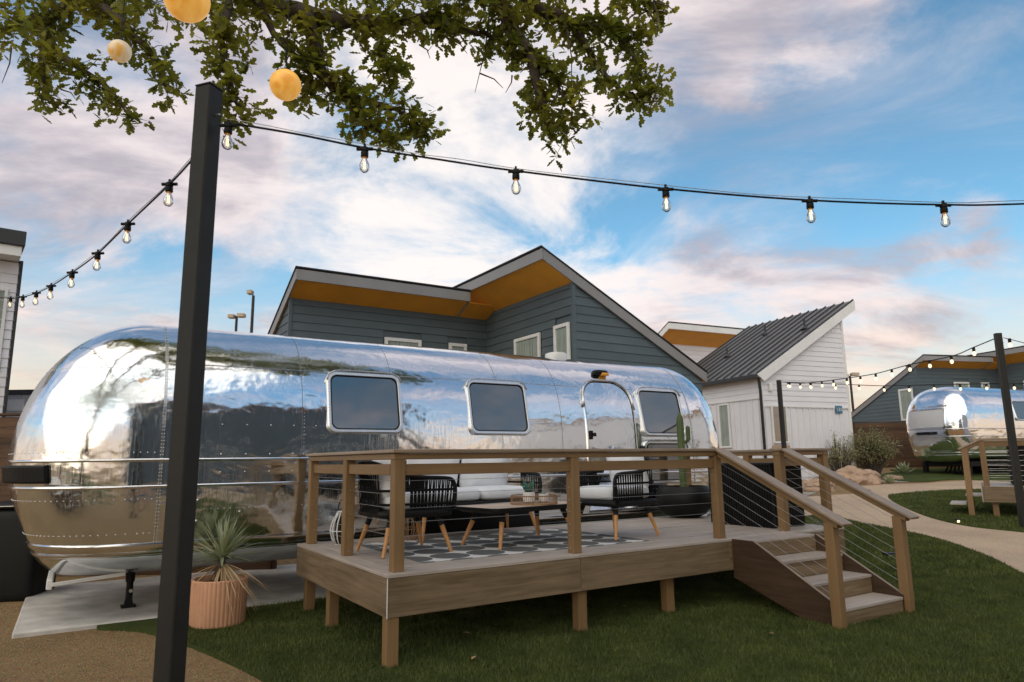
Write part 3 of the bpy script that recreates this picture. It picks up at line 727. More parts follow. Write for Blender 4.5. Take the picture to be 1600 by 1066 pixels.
for uu in (.002, L3 - .027): MB().box(uu, uu + .025, .030, WD - .004, zf0, zf1, .003).build('fascia_board', 'deck_y', deck)
MB().box(-.002, .004, -.002, .004, zf0, zf1).build('corner_trim', 'white_trim', deck)
MB().box(.04, L3 - .04, WD - .05, WD - .01, zf0 + .02, zf1).build('rim_joist', 'deck_x', deck)
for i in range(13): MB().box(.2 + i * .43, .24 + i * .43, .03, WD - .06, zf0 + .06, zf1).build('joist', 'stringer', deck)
for a, b in ((.055, .06), (.10, 1.55), (.12, 2.36), (1.84, .10), (2.98, .18), (5.5, .12), (1.8, 1.6), (3.4, 1.7), (5.5, 2.2)):
    MB().box(a - .047, a + .047, b - .047, b + .047, -.02, zf0 + .12, .004).build('leg', 'post', deck)
ZR = 1.5937
def dpost(a, b, z0=ZF, z1=ZR - .078, s=.045): MB().box(a - s, a + s, b - s, b + s, z0, z1, .004).build('post', 'post', deck)
for a, b in ((.12, .12), (.12, 1.25), (.12, 2.36), (1.82, .12), (3.70, .12), (4.80, .15), (5.62, .15), (5.62, 1.25), (5.62, 2.36)): dpost(a, b)
def rail(p, q, ax):
    p, q = Vector(p), Vector(q); d = (q - p).normalized()
    e = d * .02
    MB().bar(p - d * .075 + Vector((0, 0, ZR - .014)), q + d * .075 + Vector((0, 0, ZR - .014)), .145, .028, ch=.005).build('cap_rail', 'cap_' + ax, deck)
    MB().bar(p + d * -.05 + Vector((0, 0, ZR - .054)), q + d * .05 + Vector((0, 0, ZR - .054)), .088, .048, ch=.004).build('sub_rail', 'rail_' + ax, deck)
    MB().bar(p + d * .046 + Vector((0, 0, 1.437)), q - d * .046 + Vector((0, 0, 1.437)), .038, .088, ch=.004).build('mid_rail', 'rail_' + ax, deck)
    for i in range(7):
        z = 1.352 - .105 * i
        MB().tube([p - d * .046 + Vector((0, 0, z)), q + d * .046 + Vector((0, 0, z))], .0019, 5, False).build('cable', 'steel', deck, smooth=True)
    return
rail((.12, .195, 0), (.12, 2.36, 0), 'y'); rail((.12, .12, 0), (3.70, .12, 0), 'x')
rail((4.80, .15, 0), (5.62, .15, 0), 'x'); rail((5.62, .15, 0), (5.62, 2.36, 0), 'y')
fit_ = MB()
for a, b in ((1.82, .12), (.12, 1.25)):
    for i in range(7):
        z = 1.352 - .105 * i
        for sx in (-1, 1): rivet(fit_, (a + (sx * .046 if b < .5 else 0), b + (0 if b < .5 else sx * .046), z), ((sx, 0, 0) if b < .5 else (0, sx, 0)), .007)
for i in range(7):
    for q in ((.165, .12), (.12, .165), (3.655, .12), (3.70, .075), (4.8, .105)):
        rivet(fit_, (*q, 1.352 - .105 * i), (1, 0, 0) if q[1] == .12 else (0, 1, 0), .007)
fit_.build('cable_fitting', 'steel', deck, kind='stuff')
# stairs towards the camera
st = MB().box(3.78, 4.755, -.252, .0, ZF - .026, ZF, .003).build('staircase', 'plank_x', deck)
rise = ZF / 4; run = .29
for i in range(4):
    w_r = -.252 - run * i; zt = ZF - rise * i
    MB().box(3.775, 4.76, w_r - .004, w_r + .020, max(zt - rise, -.01), zt - (.028 if i else .028), .003).build('riser', 'deck_x', st)
    if i: MB().box(3.776, 4.759, w_r - .012, w_r + run + .0005 - .006, zt - .026, zt, .003).build('tread', 'plank_x', st)
sp_poly = [(-.0, ZF - .004), (-.262, ZF - .004), (-1.135, rise + .02), (-1.135, .0), (-.86, .0), (-.0, .30)]
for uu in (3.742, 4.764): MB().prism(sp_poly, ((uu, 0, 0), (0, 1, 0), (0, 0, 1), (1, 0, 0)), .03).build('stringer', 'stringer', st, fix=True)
for uu in (3.741, 4.763):
    MB().bar((uu + .016, -.262, ZF - .003), (uu + .016, -1.135, rise + .021), .030, .006).build('stringer_edge', 'cap_y', st)
for uu, un in ((3.715, 3.70), (4.815, 4.80)):
    MB().box(uu - .045, uu + .045, -1.185, -1.095, -.02, .915, .004).build('newel_post', 'post', st)
    a = Vector((uu, .06, ZR - .016)); b = Vector((uu, -1.30, .905))
    MB().bar(a, b, .145, .028, ch=.005).build('hand_rail', 'cap_y', st)
    dn = Vector((0, 0, -.046)); MB().bar(a + dn, b + dn + Vector((0, .07, .034)), .088, .05, ch=.004).build('hand_sub_rail', 'rail_y', st)
    for i in range(7):
        dz = -.115 - .098 * i
        p, q = Vector((uu, .10, ZR - .02 + dz)), Vector((uu, -1.10, 1.0 + dz)); 
        MB().tube([p, q], .0019, 5, False).build('stair_cable', 'steel', st, smooth=True)

# ------------------------------------------------------------------ furniture
def seat(name, label, cat, width, ncush, group=None):
    t = thing(name, label, cat, (0, 0, 0), 0, group)
    hw = width / 2
    f = MB(); f.superq((0, 0, .355), (.70, width, .07), .25, .22, nu=40, nv=10); f.build('seat_frame', 'black_metal', t, smooth=True)
    for sx in (-1, 1):
        for sy in (-1, 1):
            l = MB(); top = Vector((sx * .23, sy * (hw - .11), .33)); bot = Vector((sx * .33, sy * (hw - .03), .0)); m = top.lerp(bot, .28)
            lg = MB().tube([m, bot], [.024, .015], 10).build('leg', 'teak', t, smooth=60)
            MB().tube([top, m], [.028, .026], 10).build('leg_socket', 'black_metal', lg, smooth=60)
    def path(n=64):
        key = [(.345, -hw + .01, .40), (.350, -hw + .0, .55), (.325, -hw, .635), (.25, -hw, .66), (.0, -hw, .675), (-.20, -hw + .005, .71), (-.31, -hw + .05, .765), (-.375, -hw + .16, .80), (-.385, 0, .81)]
        key = key + [(x, -y, z) for x, y, z in key[-2::-1]]
        P = [Vector(k) for k in key]; out = []
        for i in range(len(P) - 1):
            p0, p1, p2, p3 = P[max(i - 1, 0)], P[i], P[i + 1], P[min(i + 2, len(P) - 1)]
            for j in range(8):
                q = j / 8; out.append(.5 * ((2 * p1) + (p2 - p0) * q + (2 * p0 - 5 * p1 + 4 * p2 - p3) * q * q + (3 * p1 - p0 - 3 * p2 + p3) * q ** 3))
        return out + [P[-1]]
    P = path(); MB().tube(P, .019, 10).build('top_rail', 'black_metal', t, smooth=True)
    rp = MB(); L = 0.; nxt = .0
    for i in range(8, len(P) - 9):
        a, b = P[i], P[i + 1]; d = (b - a).length; q = 0.
        while L + d >= nxt:
            if abs((a.x + .22)) < .13 and abs(a.y) > hw * .6: nxt += .0185; continue
            p = a.lerp(b, max(0, min(1, (nxt - L) / d))); nxt += .0185
            lo = Vector((max(-.345, min(.345, p.x * .93)), max(-hw + .012, min(hw - .012, p.y)), .36)); tn = (b - a).normalized()
            wd = .0088 if (p.x < .06 or abs(p.y) < hw * .6) else .0060
            nrm = (p - lo).cross(tn).normalized() * .004
            mid = (p + lo) / 2 + nrm * (3 if int(nxt / .0185) % 2 else -1.5)
            vs = [lo - tn * wd, lo + tn * wd, mid + tn * wd, mid - tn * wd, p + tn * wd, p - tn * wd]
            rp.add(vs + [v + nrm for v in vs], [(0, 1, 2, 3), (3, 2, 4, 5), (9, 8, 7, 6), (11, 10, 8, 9), (1, 7, 8, 2), (2, 8, 10, 4), (6, 0, 3, 9), (9, 3, 5, 11)])
        L += d
    for zz in (.44, .56):      # two woven bands that lace the cords
        rp.tube([Vector((x * .965, y, zz)) for x, y, z in [tuple(p) for p in P[8:-8]]], .012, 6)
    rp.build('rope_weave', 'rope', t, kind='stuff')
    cw = (width - .12) / ncush
    for i in range(ncush):
        y = -width / 2 + .06 + cw * (i + .5)
        MB().superq((.02, y, .455), (.62, cw - .008, .15), .42, .22, nu=40, nv=14).build('seat_cushion', 'cushion', t, smooth=True)
        rot = Matrix.Rotation(R(-76), 3, 'Y')
        MB().superq((-.22, y, .70), (.46, cw - .03, .19), .75, .32, mat=rot, nu=40, nv=16, pinch=.55).build('back_pillow', 'pillow', t, smooth=True)
    return t
P = uw(.62, 1.14, ZF)
ch = seat('lounge_chair', 'black rope lounge chair at the left end of the rug beside the corner post', 'armchair', .70, 1, 'rope chairs on the deck')
ch.location = P + Vector((0, 0, .008)); ch.rotation_euler = (0, 0, TH)
ch2 = dup(ch, uw(2.98, .92, ZF + .008), TH + math.pi + .10, 'black rope lounge chair at the right end of the rug facing the low table')
sofa = seat('loveseat', 'black rope two-seat sofa with white cushions backed against the silver trailer', 'sofa', 1.50, 2)
sofa.location = uw(1.78, 2.02, ZF + .002); sofa.rotation_euler = (0, 0, TH - math.pi / 2)

tb = thing('coffee_table', 'low wooden coffee table with black rim and splayed legs on the patterned rug', 'table', uw(1.83, 1.02, ZF + .008), TH + .16)
ZTb = .375
def rr2(x, y, r, n=5): return rrect(-x, x, -y, y, r, n)
MB().prism(rr2(.60, .33, .09), ((0, 0, ZTb - .012), (1, 0, 0), (0, 1, 0), (0, 0, 1)), .012).build('tabletop', 'table', tb, fix=True)
e = MB(); ring_strip(e, rr2(.60, .33, .09), ((.0, ZTb - .001), (-.008, ZTb - .004), (-.006, ZTb - .03), (.05, ZTb - .055), (.2, ZTb - .055)), lambda u, z, o: Vector((u, z, o))); e.build('table_rim', 'black_metal', tb, smooth=50)
for sx in (-1, 1):
    for sy in (-1, 1):
        top, bot = Vector((sx * .40, sy * .19, ZTb - .04)), Vector((sx * .52, sy * .29, 0)); m = top.lerp(bot, .3)
        lg = MB().tube([m, bot], [.025, .016], 10).build('leg', 'teak', tb, smooth=60)
        MB().tube([top, m], [.031, .028], 10).build('leg_socket', 'black_metal', lg, smooth=60)
TT = uw(1.95, .95, ZF + .008 + ZTb)
tr = thing('wicker_tray', 'round brown wicker tray on the coffee table', 'tray', TT, 0)
for z, nm in ((.006, 'tray_base'), (.085, 'tray_rim')):
    MB().tube([(.235 * math.cos(a), .235 * math.sin(a), z) for a in [i * math.pi / 24 for i in range(49)]], .006, 6).build(nm, 'rattan', tr, smooth=True)
MB().tube([(0, 0, .001), (0, 0, .008)], .232, 40).build('tray_board', 'rattan', tr)
s_ = MB()
for i in range(72): a = i * math.pi / 36; s_.tube([(.234 * math.cos(a), .234 * math.sin(a), .004), (.234 * math.cos(a), .234 * math.sin(a), .086)], .0028, 4, False)
s_.build('wicker_stake', 'rattan', tr, kind='stuff')
def pot(label, loc, r, h, mat, plant):
    t = thing('potted_succulent', label, 'plant', loc, 0)
    MB().lathe([(r * .55, 0), (r * .9, h * .12), (r, h * .5), (r * .92, h), (r * .84, h), (r * .8, h * .8), (0.001, h * .78)], 20).build('pot', mat, t, smooth=40)
    lf = MB()
    for i in range(plant):
        a = rnd.uniform(0, 6.28); l = rnd.uniform(.6, 1.) * (.17 if plant > 12 else .05); sp_ = rnd.uniform(.15, .7)
        p0 = Vector((.2 * r * math.cos(a), .2 * r * math.sin(a), h * .8)); d = Vector((math.cos(a) * sp_, math.sin(a) * sp_, 1)).normalized()
        lf = MB(); lf.tube([p0, p0 + d * l * .5, p0 + d * l + Vector((0, 0, -.01))], [.008, .011, .002], 6); lf.build('leaf', 'succulent', t, smooth=True)
    return t
pot('spiky succulent in a white pot standing in the wicker tray', TT + Vector((-.05, .0, .008)), .065, .11, 'plaster_white', 26)
pot('small low succulent in a pale bowl in the wicker tray', TT + Vector((.10, .06, .008)), .055, .09, 'plaster_white', 10)

rug = tag(MB().box(-1.26, 1.24, -.76, .80, 0, .008, .002).build('rug', 'rug'), 'grey patterned rug with white star shapes on the deck', 'rug')
rug.location = uw(1.72, 1.14, ZF); rug.rotation_euler = (0, 0, TH)

def wire_lantern(label, loc, R0, H, mat, handle=True, inner=True):
    t = thing('lantern', label, 'lantern', loc, 0, 'lanterns on the deck')
    prof = [(.55, 0.), (.85, .18), (1., .42), (.88, .66), (.55, .88), (.42, 1.)]
    for i in range(14):
        a = i * 2 * math.pi / 14
        MB().tube([(R0 * r_ * math.cos(a), R0 * r_ * math.sin(a), H * z) for r_, z in prof], .0065, 5).build('wire', mat, t, smooth=True)
    for r_, z in ((.56, .006), (1., .42), (.43, .99)):
        MB().tube([(R0 * r_ * math.cos(a), R0 * r_ * math.sin(a), H * z) for a in [k * math.pi / 12 for k in range(25)]], .005, 5).build('wire_ring', mat, t, smooth=True)
    if inner: MB().lathe([(R0 * .55, .01), (R0 * .62, .4 * H), (R0 * .55, .80 * H), (R0 * .44, .82 * H)], 20).build('candle_glass', 'black', t, smooth=40)
    if handle:
        MB().tube([(R0 * .42 * math.cos(a), 0, H + R0 * .95 * math.sin(a)) for a in [k * math.pi / 12 for k in range(13)]], .006, 6).build('handle', 'black_metal', t, smooth=True)
    return t
wire_lantern('white wire lantern with black handle by the left railing of the deck', uw(.36, 2.10, ZF), .125, .33, 'white_trim')
wire_lantern('brown wicker lantern standing behind the left lounge chair', uw(1.02, 1.98, ZF), .15, .30, 'rattan', False, False)

# slatted black enclosure on the deck
box = thing('slatted_enclosure', 'black slatted utility enclosure on the right end of the near deck', 'enclosure', uw(0, 0), TH)
bx0, bx1, by0, by1, bz = 4.90, 5.50, .36, 1.30, 1.42
MB().box(bx0 + .02, bx1 - .02, by0 + .02, by1 - .02, ZF, bz - .02).build('panel', 'black', box)
MB().box(bx0 - .01, bx1 + .01, by0 - .01, by1 + .01, bz - .02, bz + .008, .004).build('lid', 'black_metal', box)
s_ = MB()
n = 27
for i in range(n):
    y = by0 + (by1 - by0 - .02) * i / (n - 1); s_.box(bx0, bx0 + .02, y, y + .022, ZF + .01, bz - .03)
for i in range(17):
    x = bx0 + .02 + (bx1 - bx0 - .06) * i / 16; s_.box(x, x + .022, by0, by0 + .02, ZF + .01, bz - .03)
s_.build('slat', 'black', box, kind='stuff')

# cactus in round black planter
cp = thing('potted_cactus', 'tall green cactus in a round black planter beside the slatted enclosure', 'plant', uw(5.33, 2.16, ZF), 0)
MB().lathe([(.18, 0), (.29, .05), (.385, .18), (.40, .28), (.37, .38), (.33, .43), (.31, .43), (.31, .38), (.001, .37)], 36).build('planter', 'black', cp, smooth=40)
def cstem(pts, r, name='stem'):
    mb = MB(); n = 40; vs = []; pts = [Vector(p) for p in pts]
    for i, p in enumerate(pts):
        q = i / (len(pts) - 1); rr = r * (1 if q < .86 else max(.05, math.sqrt(max(0, 1 - ((q - .86) / .14) ** 2))))
        for k in range(n):
            a = 2 * math.pi * k / n; f = 1 + .14 * math.cos(a * 8); vs.append((p.x + rr * f * math.cos(a), p.y + rr * f * math.sin(a), p.z))
    mb.add(vs, [(i * n + k, i * n + (k + 1) % n, (i + 1) * n + (k + 1) % n, (i + 1) * n + k) for i in range(len(pts) - 1) for k in range(n)]); mb.build(name, 'cactus', cp, smooth=True)
cstem([(0, 0, .34 + 1.14 * i / 14) for i in range(15)], .046)
cstem([(.045 + .055 * min(1, i / 3), -.03 * min(1, i / 3), 1.02 + .26 * (i / 12)) for i in range(13)], .028, 'arm')

# ------------------------------------------------------------------ yucca in ribbed pot
yp = thing('potted_yucca', 'spiky yucca with dry lower leaves in a ribbed terracotta pot on the turf', 'plant', (-2.79, 6.74, .03), 0)
nf = 240
fl = lambda k, r_: 1 + (.022 * abs(math.sin(k * math.pi * 40 / nf)) if r_ > .2 else 0)
MB().lathe([(.20, 0), (.232, .004), (.238, .02), (.246, .39), (.246, .405), (.238, .412)], nf, flute=fl).build('pot', 'terracotta', yp, smooth=35)
MB().lathe([(.238, .4125), (.228, .412), (.224, .35)], 60).build('pot_rim', 'terracotta', yp, smooth=40)
MB().tube([(0, 0, .34), (0, 0, .362)], .226, 40).build('soil', 'soil', yp)
MB().tube([(0, 0, .34), (.0, .0, .50), (.01, 0, .60)], [.05, .05, .03], 10).build('trunk', 'bark', yp, smooth=True)
def spike(base, d, L, wd, droop, mat, name='leaf'):
    d = Vector(d).normalized(); sd = d.cross(Vector((0, 0, 1)))
    sd = sd.normalized() if sd.length > 1e-3 else Vector((1, 0, 0)); nm = sd.cross(d); mb = MB(); rows = []
    for i in range(6):
        q = i / 5; p = base + d * L * q + Vector((0, 0, -droop * q * q)); ww = wd * (1 - q) ** .6 * (.75 + .5 * min(q * 4, 1)) + .0006
        rows += [p - sd * ww + nm * ww * .35, p - nm * .002, p + sd * ww + nm * ww * .35]
    mb.add(rows, [f for i in range(5) for f in ((i * 3, i * 3 + 1, i * 3 + 4, i * 3 + 3), (i * 3 + 1, i * 3 + 2, i * 3 + 5, i * 3 + 4))])
    return mb.build(name, mat, yp, smooth=True)
r2 = random.Random(5)
for i in range(84):
    a = r2.uniform(0, 2 * math.pi); el = R(r2.uniform(-8, 85)); L = r2.uniform(.28, .47)
    spike(Vector((.01, 0, .56 + .05 * r2.random())), (math.cos(a) * math.cos(el), math.sin(a) * math.cos(el), math.sin(el)), L, r2.uniform(.010, .017), r2.uniform(0, .06), 'yucca')
for i in range(46):
    a = r2.uniform(0, 2 * math.pi) if i < 22 else r2.uniform(-1.5, .4); el = R(r2.uniform(-55, -5)); L = r2.uniform(.26, .52)
    spike(Vector((.01, 0, .54)), (math.cos(a) * math.cos(el), math.sin(a) * math.cos(el), math.sin(el)), L, r2.uniform(.006, .012), r2.uniform(.03, .18), 'yucca_dry')

# ------------------------------------------------------------------ houses
def course(mb, o, ea, en, s0, s1, t0, t1, z0, z1, b0=.020, b1=.006):
    """one lapped board: bottom edge s0..s1 at z0, top edge t0..t1 at z1, proud of the wall"""
    o, ea, en = Vector(o), Vector(ea), Vector(en); P = lambda s_, z, d: o + ea * s_ + en * d + Vector((0, 0, z))
    vs = [P(s0, z0, 0), P(s1, z0, 0), P(t1, z1, 0), P(t0, z1, 0), P(s0, z0, b0), P(s1, z0, b0), P(t1, z1, b1), P(t0, z1, b1)]
    fs = [(0, 3, 2, 1), (4, 5, 6, 7), (0, 1, 5, 4), (1, 2, 6, 5), (2, 3, 7, 6), (3, 0, 4, 7)]
    if ea.cross(Vector((0, 0, 1))).dot(en) < 0: fs = [f[::-1] for f in fs]
    return mb.add(vs, fs)
def siding(parent, o, ea, en, L, z0, ztop, hgt, mat, single=True, name='siding_board', holes=()):
    """lapped boards on a wall; ztop(s) is the roof line, straight between the wall ends"""
    za, zb = ztop(0), ztop(L); z = z0; allb = MB()
    while z < max(za, zb) - .02:
        z1 = min(z + hgt, max(za, zb))
        def span(zz):
            if abs(za - zb) < 1e-6: return 0., L
            sx = L * (zz - za) / (zb - za)
            if zb < za: return 0., max(0., min(L, sx if zz > zb else L))
            return (max(0., min(L, sx)) if zz > za else 0.), L
        a0, b0 = span(z); a1, b1 = span(z1)
        segs = [(a0, b0, a1, b1)]
        for (h0, h1, hz0, hz1) in holes:
            if z1 > hz0 + .01 and z < hz1 - .01:
                new = []
                for (p0, q0, p1, q1) in segs:
                    if h0 > p0 + .02: new.append((p0, min(q0, h0), min(p1, h0), min(q1, h0)))
                    if h1 < q0 - .02: new.append((max(p0, h1), q0, max(p1, h1), max(q1, h1)))
                segs = new
        for (p0, q0, p1, q1) in segs:
            if q0 - p0 < .03: continue
            if single: course(MB(), o, ea, en, p0, q0, p1, q1, z, z1 - .004).build(name, mat, parent)
            else: course(allb, o, ea, en, p0, q0, p1, q1, z, z1 - .004)
        z = z1
        if z >= max(za, zb) - .02: break
    if not single: allb.build(name, mat, parent, kind='stuff')
def hwindow(parent, o, ea, en, a0, a1, z0, z1, fw=.07, mid=None, inside='curtain', glass='house_glass', vmid=None):
    o, ea, en = Vector(o), Vector(ea), Vector(en); Z = Vector((0, 0, 1)); f = MB()
    P = lambda a, z, d: o + ea * a + Z * z + en * d
    def piece(x0, x1, y0, y1, d0=.0, d1=.045): f.obox(P(x0, y0, d0), ea * (x1 - x0), Z * (y1 - y0), en * (d1 - d0), .004)
    piece(a0 - fw, a0, z0 - fw, z1 + fw); piece(a1, a1 + fw, z0 - fw, z1 + fw); piece(a0, a1, z1, z1 + fw); piece(a0, a1, z0 - fw, z0)
    if mid: piece(a0, a1, mid - .025, mid + .025, .004, .036)
    if vmid: piece(vmid - .02, vmid + .02, z0, z1, .004, .034)
    w_ = f.build('window', 'white_trim', parent, fix=True)
    g = MB().obox(P(a0, z0, .006), ea * (a1 - a0), Z * (z1 - z0), en * .012); g.build('pane', glass, w_, fix=True)
    if inside:
        c = MB(); n = 26; vs = []
        lo = a0 + (a1 - a0) * (.04 if glass == 'house_glass' else .3)
        for i in range(n + 1):
            a = lo + (a1 - lo) * i / n; d = .021 + .004 * math.sin(i * 1.9); vs += [P(a, z0 + .01, d), P(a, z1 - .01, d)]
        c.add(vs, [(2 * i, 2 * i + 1, 2 * i + 3, 2 * i + 2) for i in range(n)]); c.build('curtain', inside, w_, smooth=True)
    return w_
def shed(parent, o, ea, ed, L, Dp, zh, slope, over, os0, os1, thick, m_side, m_fascia, m_soffit, m_roof, z0=0., hgt=.17, single=True, holes_f=(), holes_0=(), holes_1=(), seams=0, m_trim=None, back=.1, walls=('f', '0', '1')):
    """mono-pitch volume: high wall along ea at d=0, falling along ed"""
    o, ea, ed = Vector(o), Vector(ea), Vector(ed); Z = Vector((0, 0, 1)); m_trim = m_trim or m_side
    zt = zh + thick                                    # roof top at d=0
    top = lambda d: zt - slope * d
    core = MB().prism([(0.03, z0), (Dp, z0), (Dp, zh - slope * Dp - .01), (.03, zh - slope * .03 - .01)], (o + ea * .01, ed, Z, ea), L - .02); core.build('wall', m_side, parent, fix=True)
    if 'f' in walls: siding(parent, o + ed * .012, ea, -ed, L, z0, lambda s_: zh, hgt, m_side, single, holes=holes_f)
    if '0' in walls: siding(parent, o + ea * .012 + ed * .0, ed, -ea, Dp, z0, lambda s_: zh - slope * s_, hgt, m_side, single, holes=holes_0)
    if '1' in walls: siding(parent, o + ea * (L - .012), ed, ea, Dp, z0, lambda s_: zh - slope * s_, hgt, m_side, single, holes=holes_1)
    cbd = MB()
    for s_ in (0, L): 
        cbd.obox(o + ea * (s_ - .04 if s_ else -.025) + ed * -.025 + Z * z0, ea * .065, ed * .065, Z * (zh - z0 - .004))
    cbd.build('corner_board', m_trim, parent, fix=True)
    D1 = Dp + back
    rf = MB().prism([(-over, top(-over)), (D1, top(D1)), (D1, top(D1) - thick + .03), (-over, top(-over) - thick + .03)], (o - ea * os0, ed, Z, ea), L + os0 + os1).build('roof', m_roof, parent, fix=True)
    MB().prism([(-over + .004, top(-over) - thick + .028), (D1 - .004, top(D1) - thick + .028), (D1 - .004, top(D1) - thick), (-over + .004, top(-over) - thick)], (o - ea * (os0 - .004), ed, Z, ea), L + os0 + os1 - .008).build('soffit', m_soffit, parent, fix=True)
    # fascia boards: front edge and the two sloping verges
    MB().obox(o - ea * (os0 + .03) + ed * (-over - .03) + Z * (top(-over) - thick - .03), ea * (L + os0 + os1 + .06), ed * .028, Z * (thick + .02), .004).build('fascia', m_fascia, parent, fix=True)
    for s_ in (-os0 - .03, L + os1 + .002):
        MB().prism([(-over, top(-over) - .012), (D1, top(D1) - .012), (D1, top(D1) - thick - .03), (-over, top(-over) - thick - .03)], (o + ea * s_, ed, Z, ea), .028).build('verge_board', m_fascia, parent, fix=True)
    MB().prism([(-over - .05, top(-over) + .022 + .02), (D1 + .02, top(D1) + .022), (D1 + .02, top(D1) + .002), (-over - .05, top(-over) + .002 + .02)], (o - ea * (os0 + .05), ed, Z, ea), L + os0 + os1 + .10).build('roof_edge', 'dark_roof' if not seams else m_roof, rf, fix=True)
    if seams:
        for i in range(seams + 1):
            s_ = -os0 + (L + os0 + os1 - .03) * i / seams
            MB().prism([(-over - .04, top(-over) + .07), (D1, top(D1) + .055), (D1, top(D1) + .022), (-over - .04, top(-over) + .042)], (o + ea * s_, ed, Z, ea), .028).build('roof_seam', 'dark_roof', rf, fix=True)
    return rf
X_, Y_, Z_ = Vector((1, 0, 0)), Vector((0, 1, 0)), Vector((0, 0, 1))

def slate_house(label, loc, rz, detail=True, group=None):
    """L-shaped house: a wing with its high eave to the front (-y) and a wing with its high eave to the left (-x)"""
    h = thing('slate_house', label, 'house', loc, rz, group)
    U1, W0_, W1_ = 5.80, 8.5, 5.2
    shed(h, (1.33, W0_, 0), X_, Y_, 4.9, 5.2, 4.72, .47, .55, .03, -1.20, .19, 'slate_siding', 'fascia_metal', 'soffit', 'dark_roof', 0, .17, detail, m_trim='slate_trim' if False else 'slate_siding',
         holes_f=((1.95, 2.83, 2.6, 4.10), (3.46, 3.95, 2.6, 4.10)), walls=('f', '0'))
    hwindow(h, (1.33, W0_ - .012, 0), X_, -Y_, 2.04, 2.74, 2.7, 4.02, .07); hwindow(h, (1.33, W0_ - .012, 0), X_, -Y_, 3.55, 3.86, 2.7, 4.02, .07)
    hwindow(h, (1.33 - .012, W0_, 0), Y_, -X_, .32, .95, 2.5, 3.75, .08)
    MB().prism([(-.50, 4.72 + .235 - .02), (.03, 4.70), (.03, 4.72), (-.50, 4.72 + .255 - .02)], ((5.035, W0_, 0), Y_, Z_, X_), U1 - 5.04).build('soffit', 'soffit', h, fix=True)
    rf = shed(h, (U1, W1_, 0), Y_, X_, 7.4, 3.4, 4.86, .50, .72, .03, .2, .19, 'slate_siding', 'fascia_metal', 'soffit', 'dark_roof', 0, .17, detail,
         holes_f=((.10, .60, 2.3, 4.10), (1.08, 2.06, 2.3, 4.06)), walls=('f', '0'))
    hwindow(h, (U1 - .012, W1_, 0), Y_, -X_, .17, .53, 2.4, 4.02, .07); hwindow(h, (U1 - .012, W1_, 0), Y_, -X_, 1.16, 1.98, 2.4, 3.98, .07, mid=3.42)
    v = MB(); v.tube([(U1 + 2.2, W1_ + 2.2, 3.6), (U1 + 2.2, W1_ + 2.2, 4.25)], .04, 8); v.build('vent_pipe', 'dark_roof', rf)
    return h
slate_house('dark slate clad house with ochre soffits rising behind the long silver trailer', uw(0, 0), TH, True, 'slate houses')
fh = slate_house('distant dark slate house with ochre eaves behind the far trailer', (0, 0, 0), 0, False, 'slate houses')
fp = at(1437, 640, 30); fr_ = R(14)
fh.rotation_euler = (0, 0, fr_); fh.location = Vector((fp.x, fp.y, .6)) - Matrix.Rotation(fr_, 3, 'Z') @ Vector((1.33, 8.5, 0))
# its long side roof falls far to the left in the picture: a lean-to on that flank
fx = MB().prism([(8.5 - .05, 4.70), (13.0, 2.6), (13.0, 0), (8.5, 0)], ((1.34, 0, 0), (0, 1, 0), (0, 0, 1), (1, 0, 0)), .03); fx.build('wall', 'slate_siding', fh, fix=True)

# white house with the standing seam roof
TH2 = R(23.5); u2 = Vector((math.cos(TH2), math.sin(TH2), 0)); w2 = Vector((-u2.y, u2.x, 0))
wh = thing('white_house', 'white clad house with tall sloping grey standing seam roof right of the trailer', 'house', (7.632, 21.0, 0), TH2, 'white houses')
LW, DW, ZE, SL = 3.72, 4.7, 3.98, .60
zb_ = 3.05
core = MB().prism([(.02, 0), (LW - .02, 0), (LW - .02, ZE + SL * LW - .02), (.02, ZE - .01)], ((0, .02, 0), (1, 0, 0), (0, 0, 1), (0, 1, 0)), DW - .04); core.build('wall', 'white_siding', wh, fix=True)
siding(wh, (0, .012, 0), X_, -Y_, LW, zb_, lambda s_: ZE + SL * s_, .165, 'white_siding', False, 'siding')
siding(wh, (.012, 0, 0), Y_, -X_, DW, 3.30, lambda s_: ZE, .165, 'white_siding', False, 'siding')
bt = MB()
for i in range(13):
    x = .10 + i * .262
    if .34 < x < .98: bt.box(x, x + .035, -.015, .012, 0, 1.86); 
    else: bt.box(x, x + .035, -.015, .012, 0, zb_ - .03)
for i in range(16):
    y = .12 + i * .28
    if not (1.40 < y < 1.98): bt.box(-.015, .012, y, y + .035, 0, 3.26)
bt.build('batten', 'white_siding', wh, kind='stuff')
MB().box(-.02, LW, -.02, .012, zb_ - .03, zb_ + .01).build('band_board', 'white_trim', wh); MB().box(-.02, .012, .0, DW, 3.27, 3.31).build('band_board', 'white_trim', wh)
for x, z in ((LW - .06, ZE + SL * LW - .1), (-.03, ZE - .02)): MB().box(x, x + .09, -.03, .012, 0, z, .004).build('corner_board', 'white_trim', wh)
rt = lambda x: ZE + .16 + SL * x
x0r, x1r = -.22, 4.25
rf = MB().prism([(x0r, rt(x0r)), (x1r, rt(x1r)), (x1r, rt(x1r) - .10), (x0r, rt(x0r) - .10)], ((0, -.14, 0), (1, 0, 0), (0, 0, 1), (0, 1, 0)), DW + .28).build('roof', 'roof_metal', wh, fix=True)
for i in range(14):
    y = -.13 + (DW + .23) * i / 13; MB().prism([(x0r, rt(x0r) + .045), (x1r, rt(x1r) + .045), (x1r, rt(x1r) + .001), (x0r, rt(x0r) + .001)], ((0, y, 0), (1, 0, 0), (0, 0, 1), (0, 1, 0)), .035).build('roof_seam', 'dark_roof', rf, fix=True)
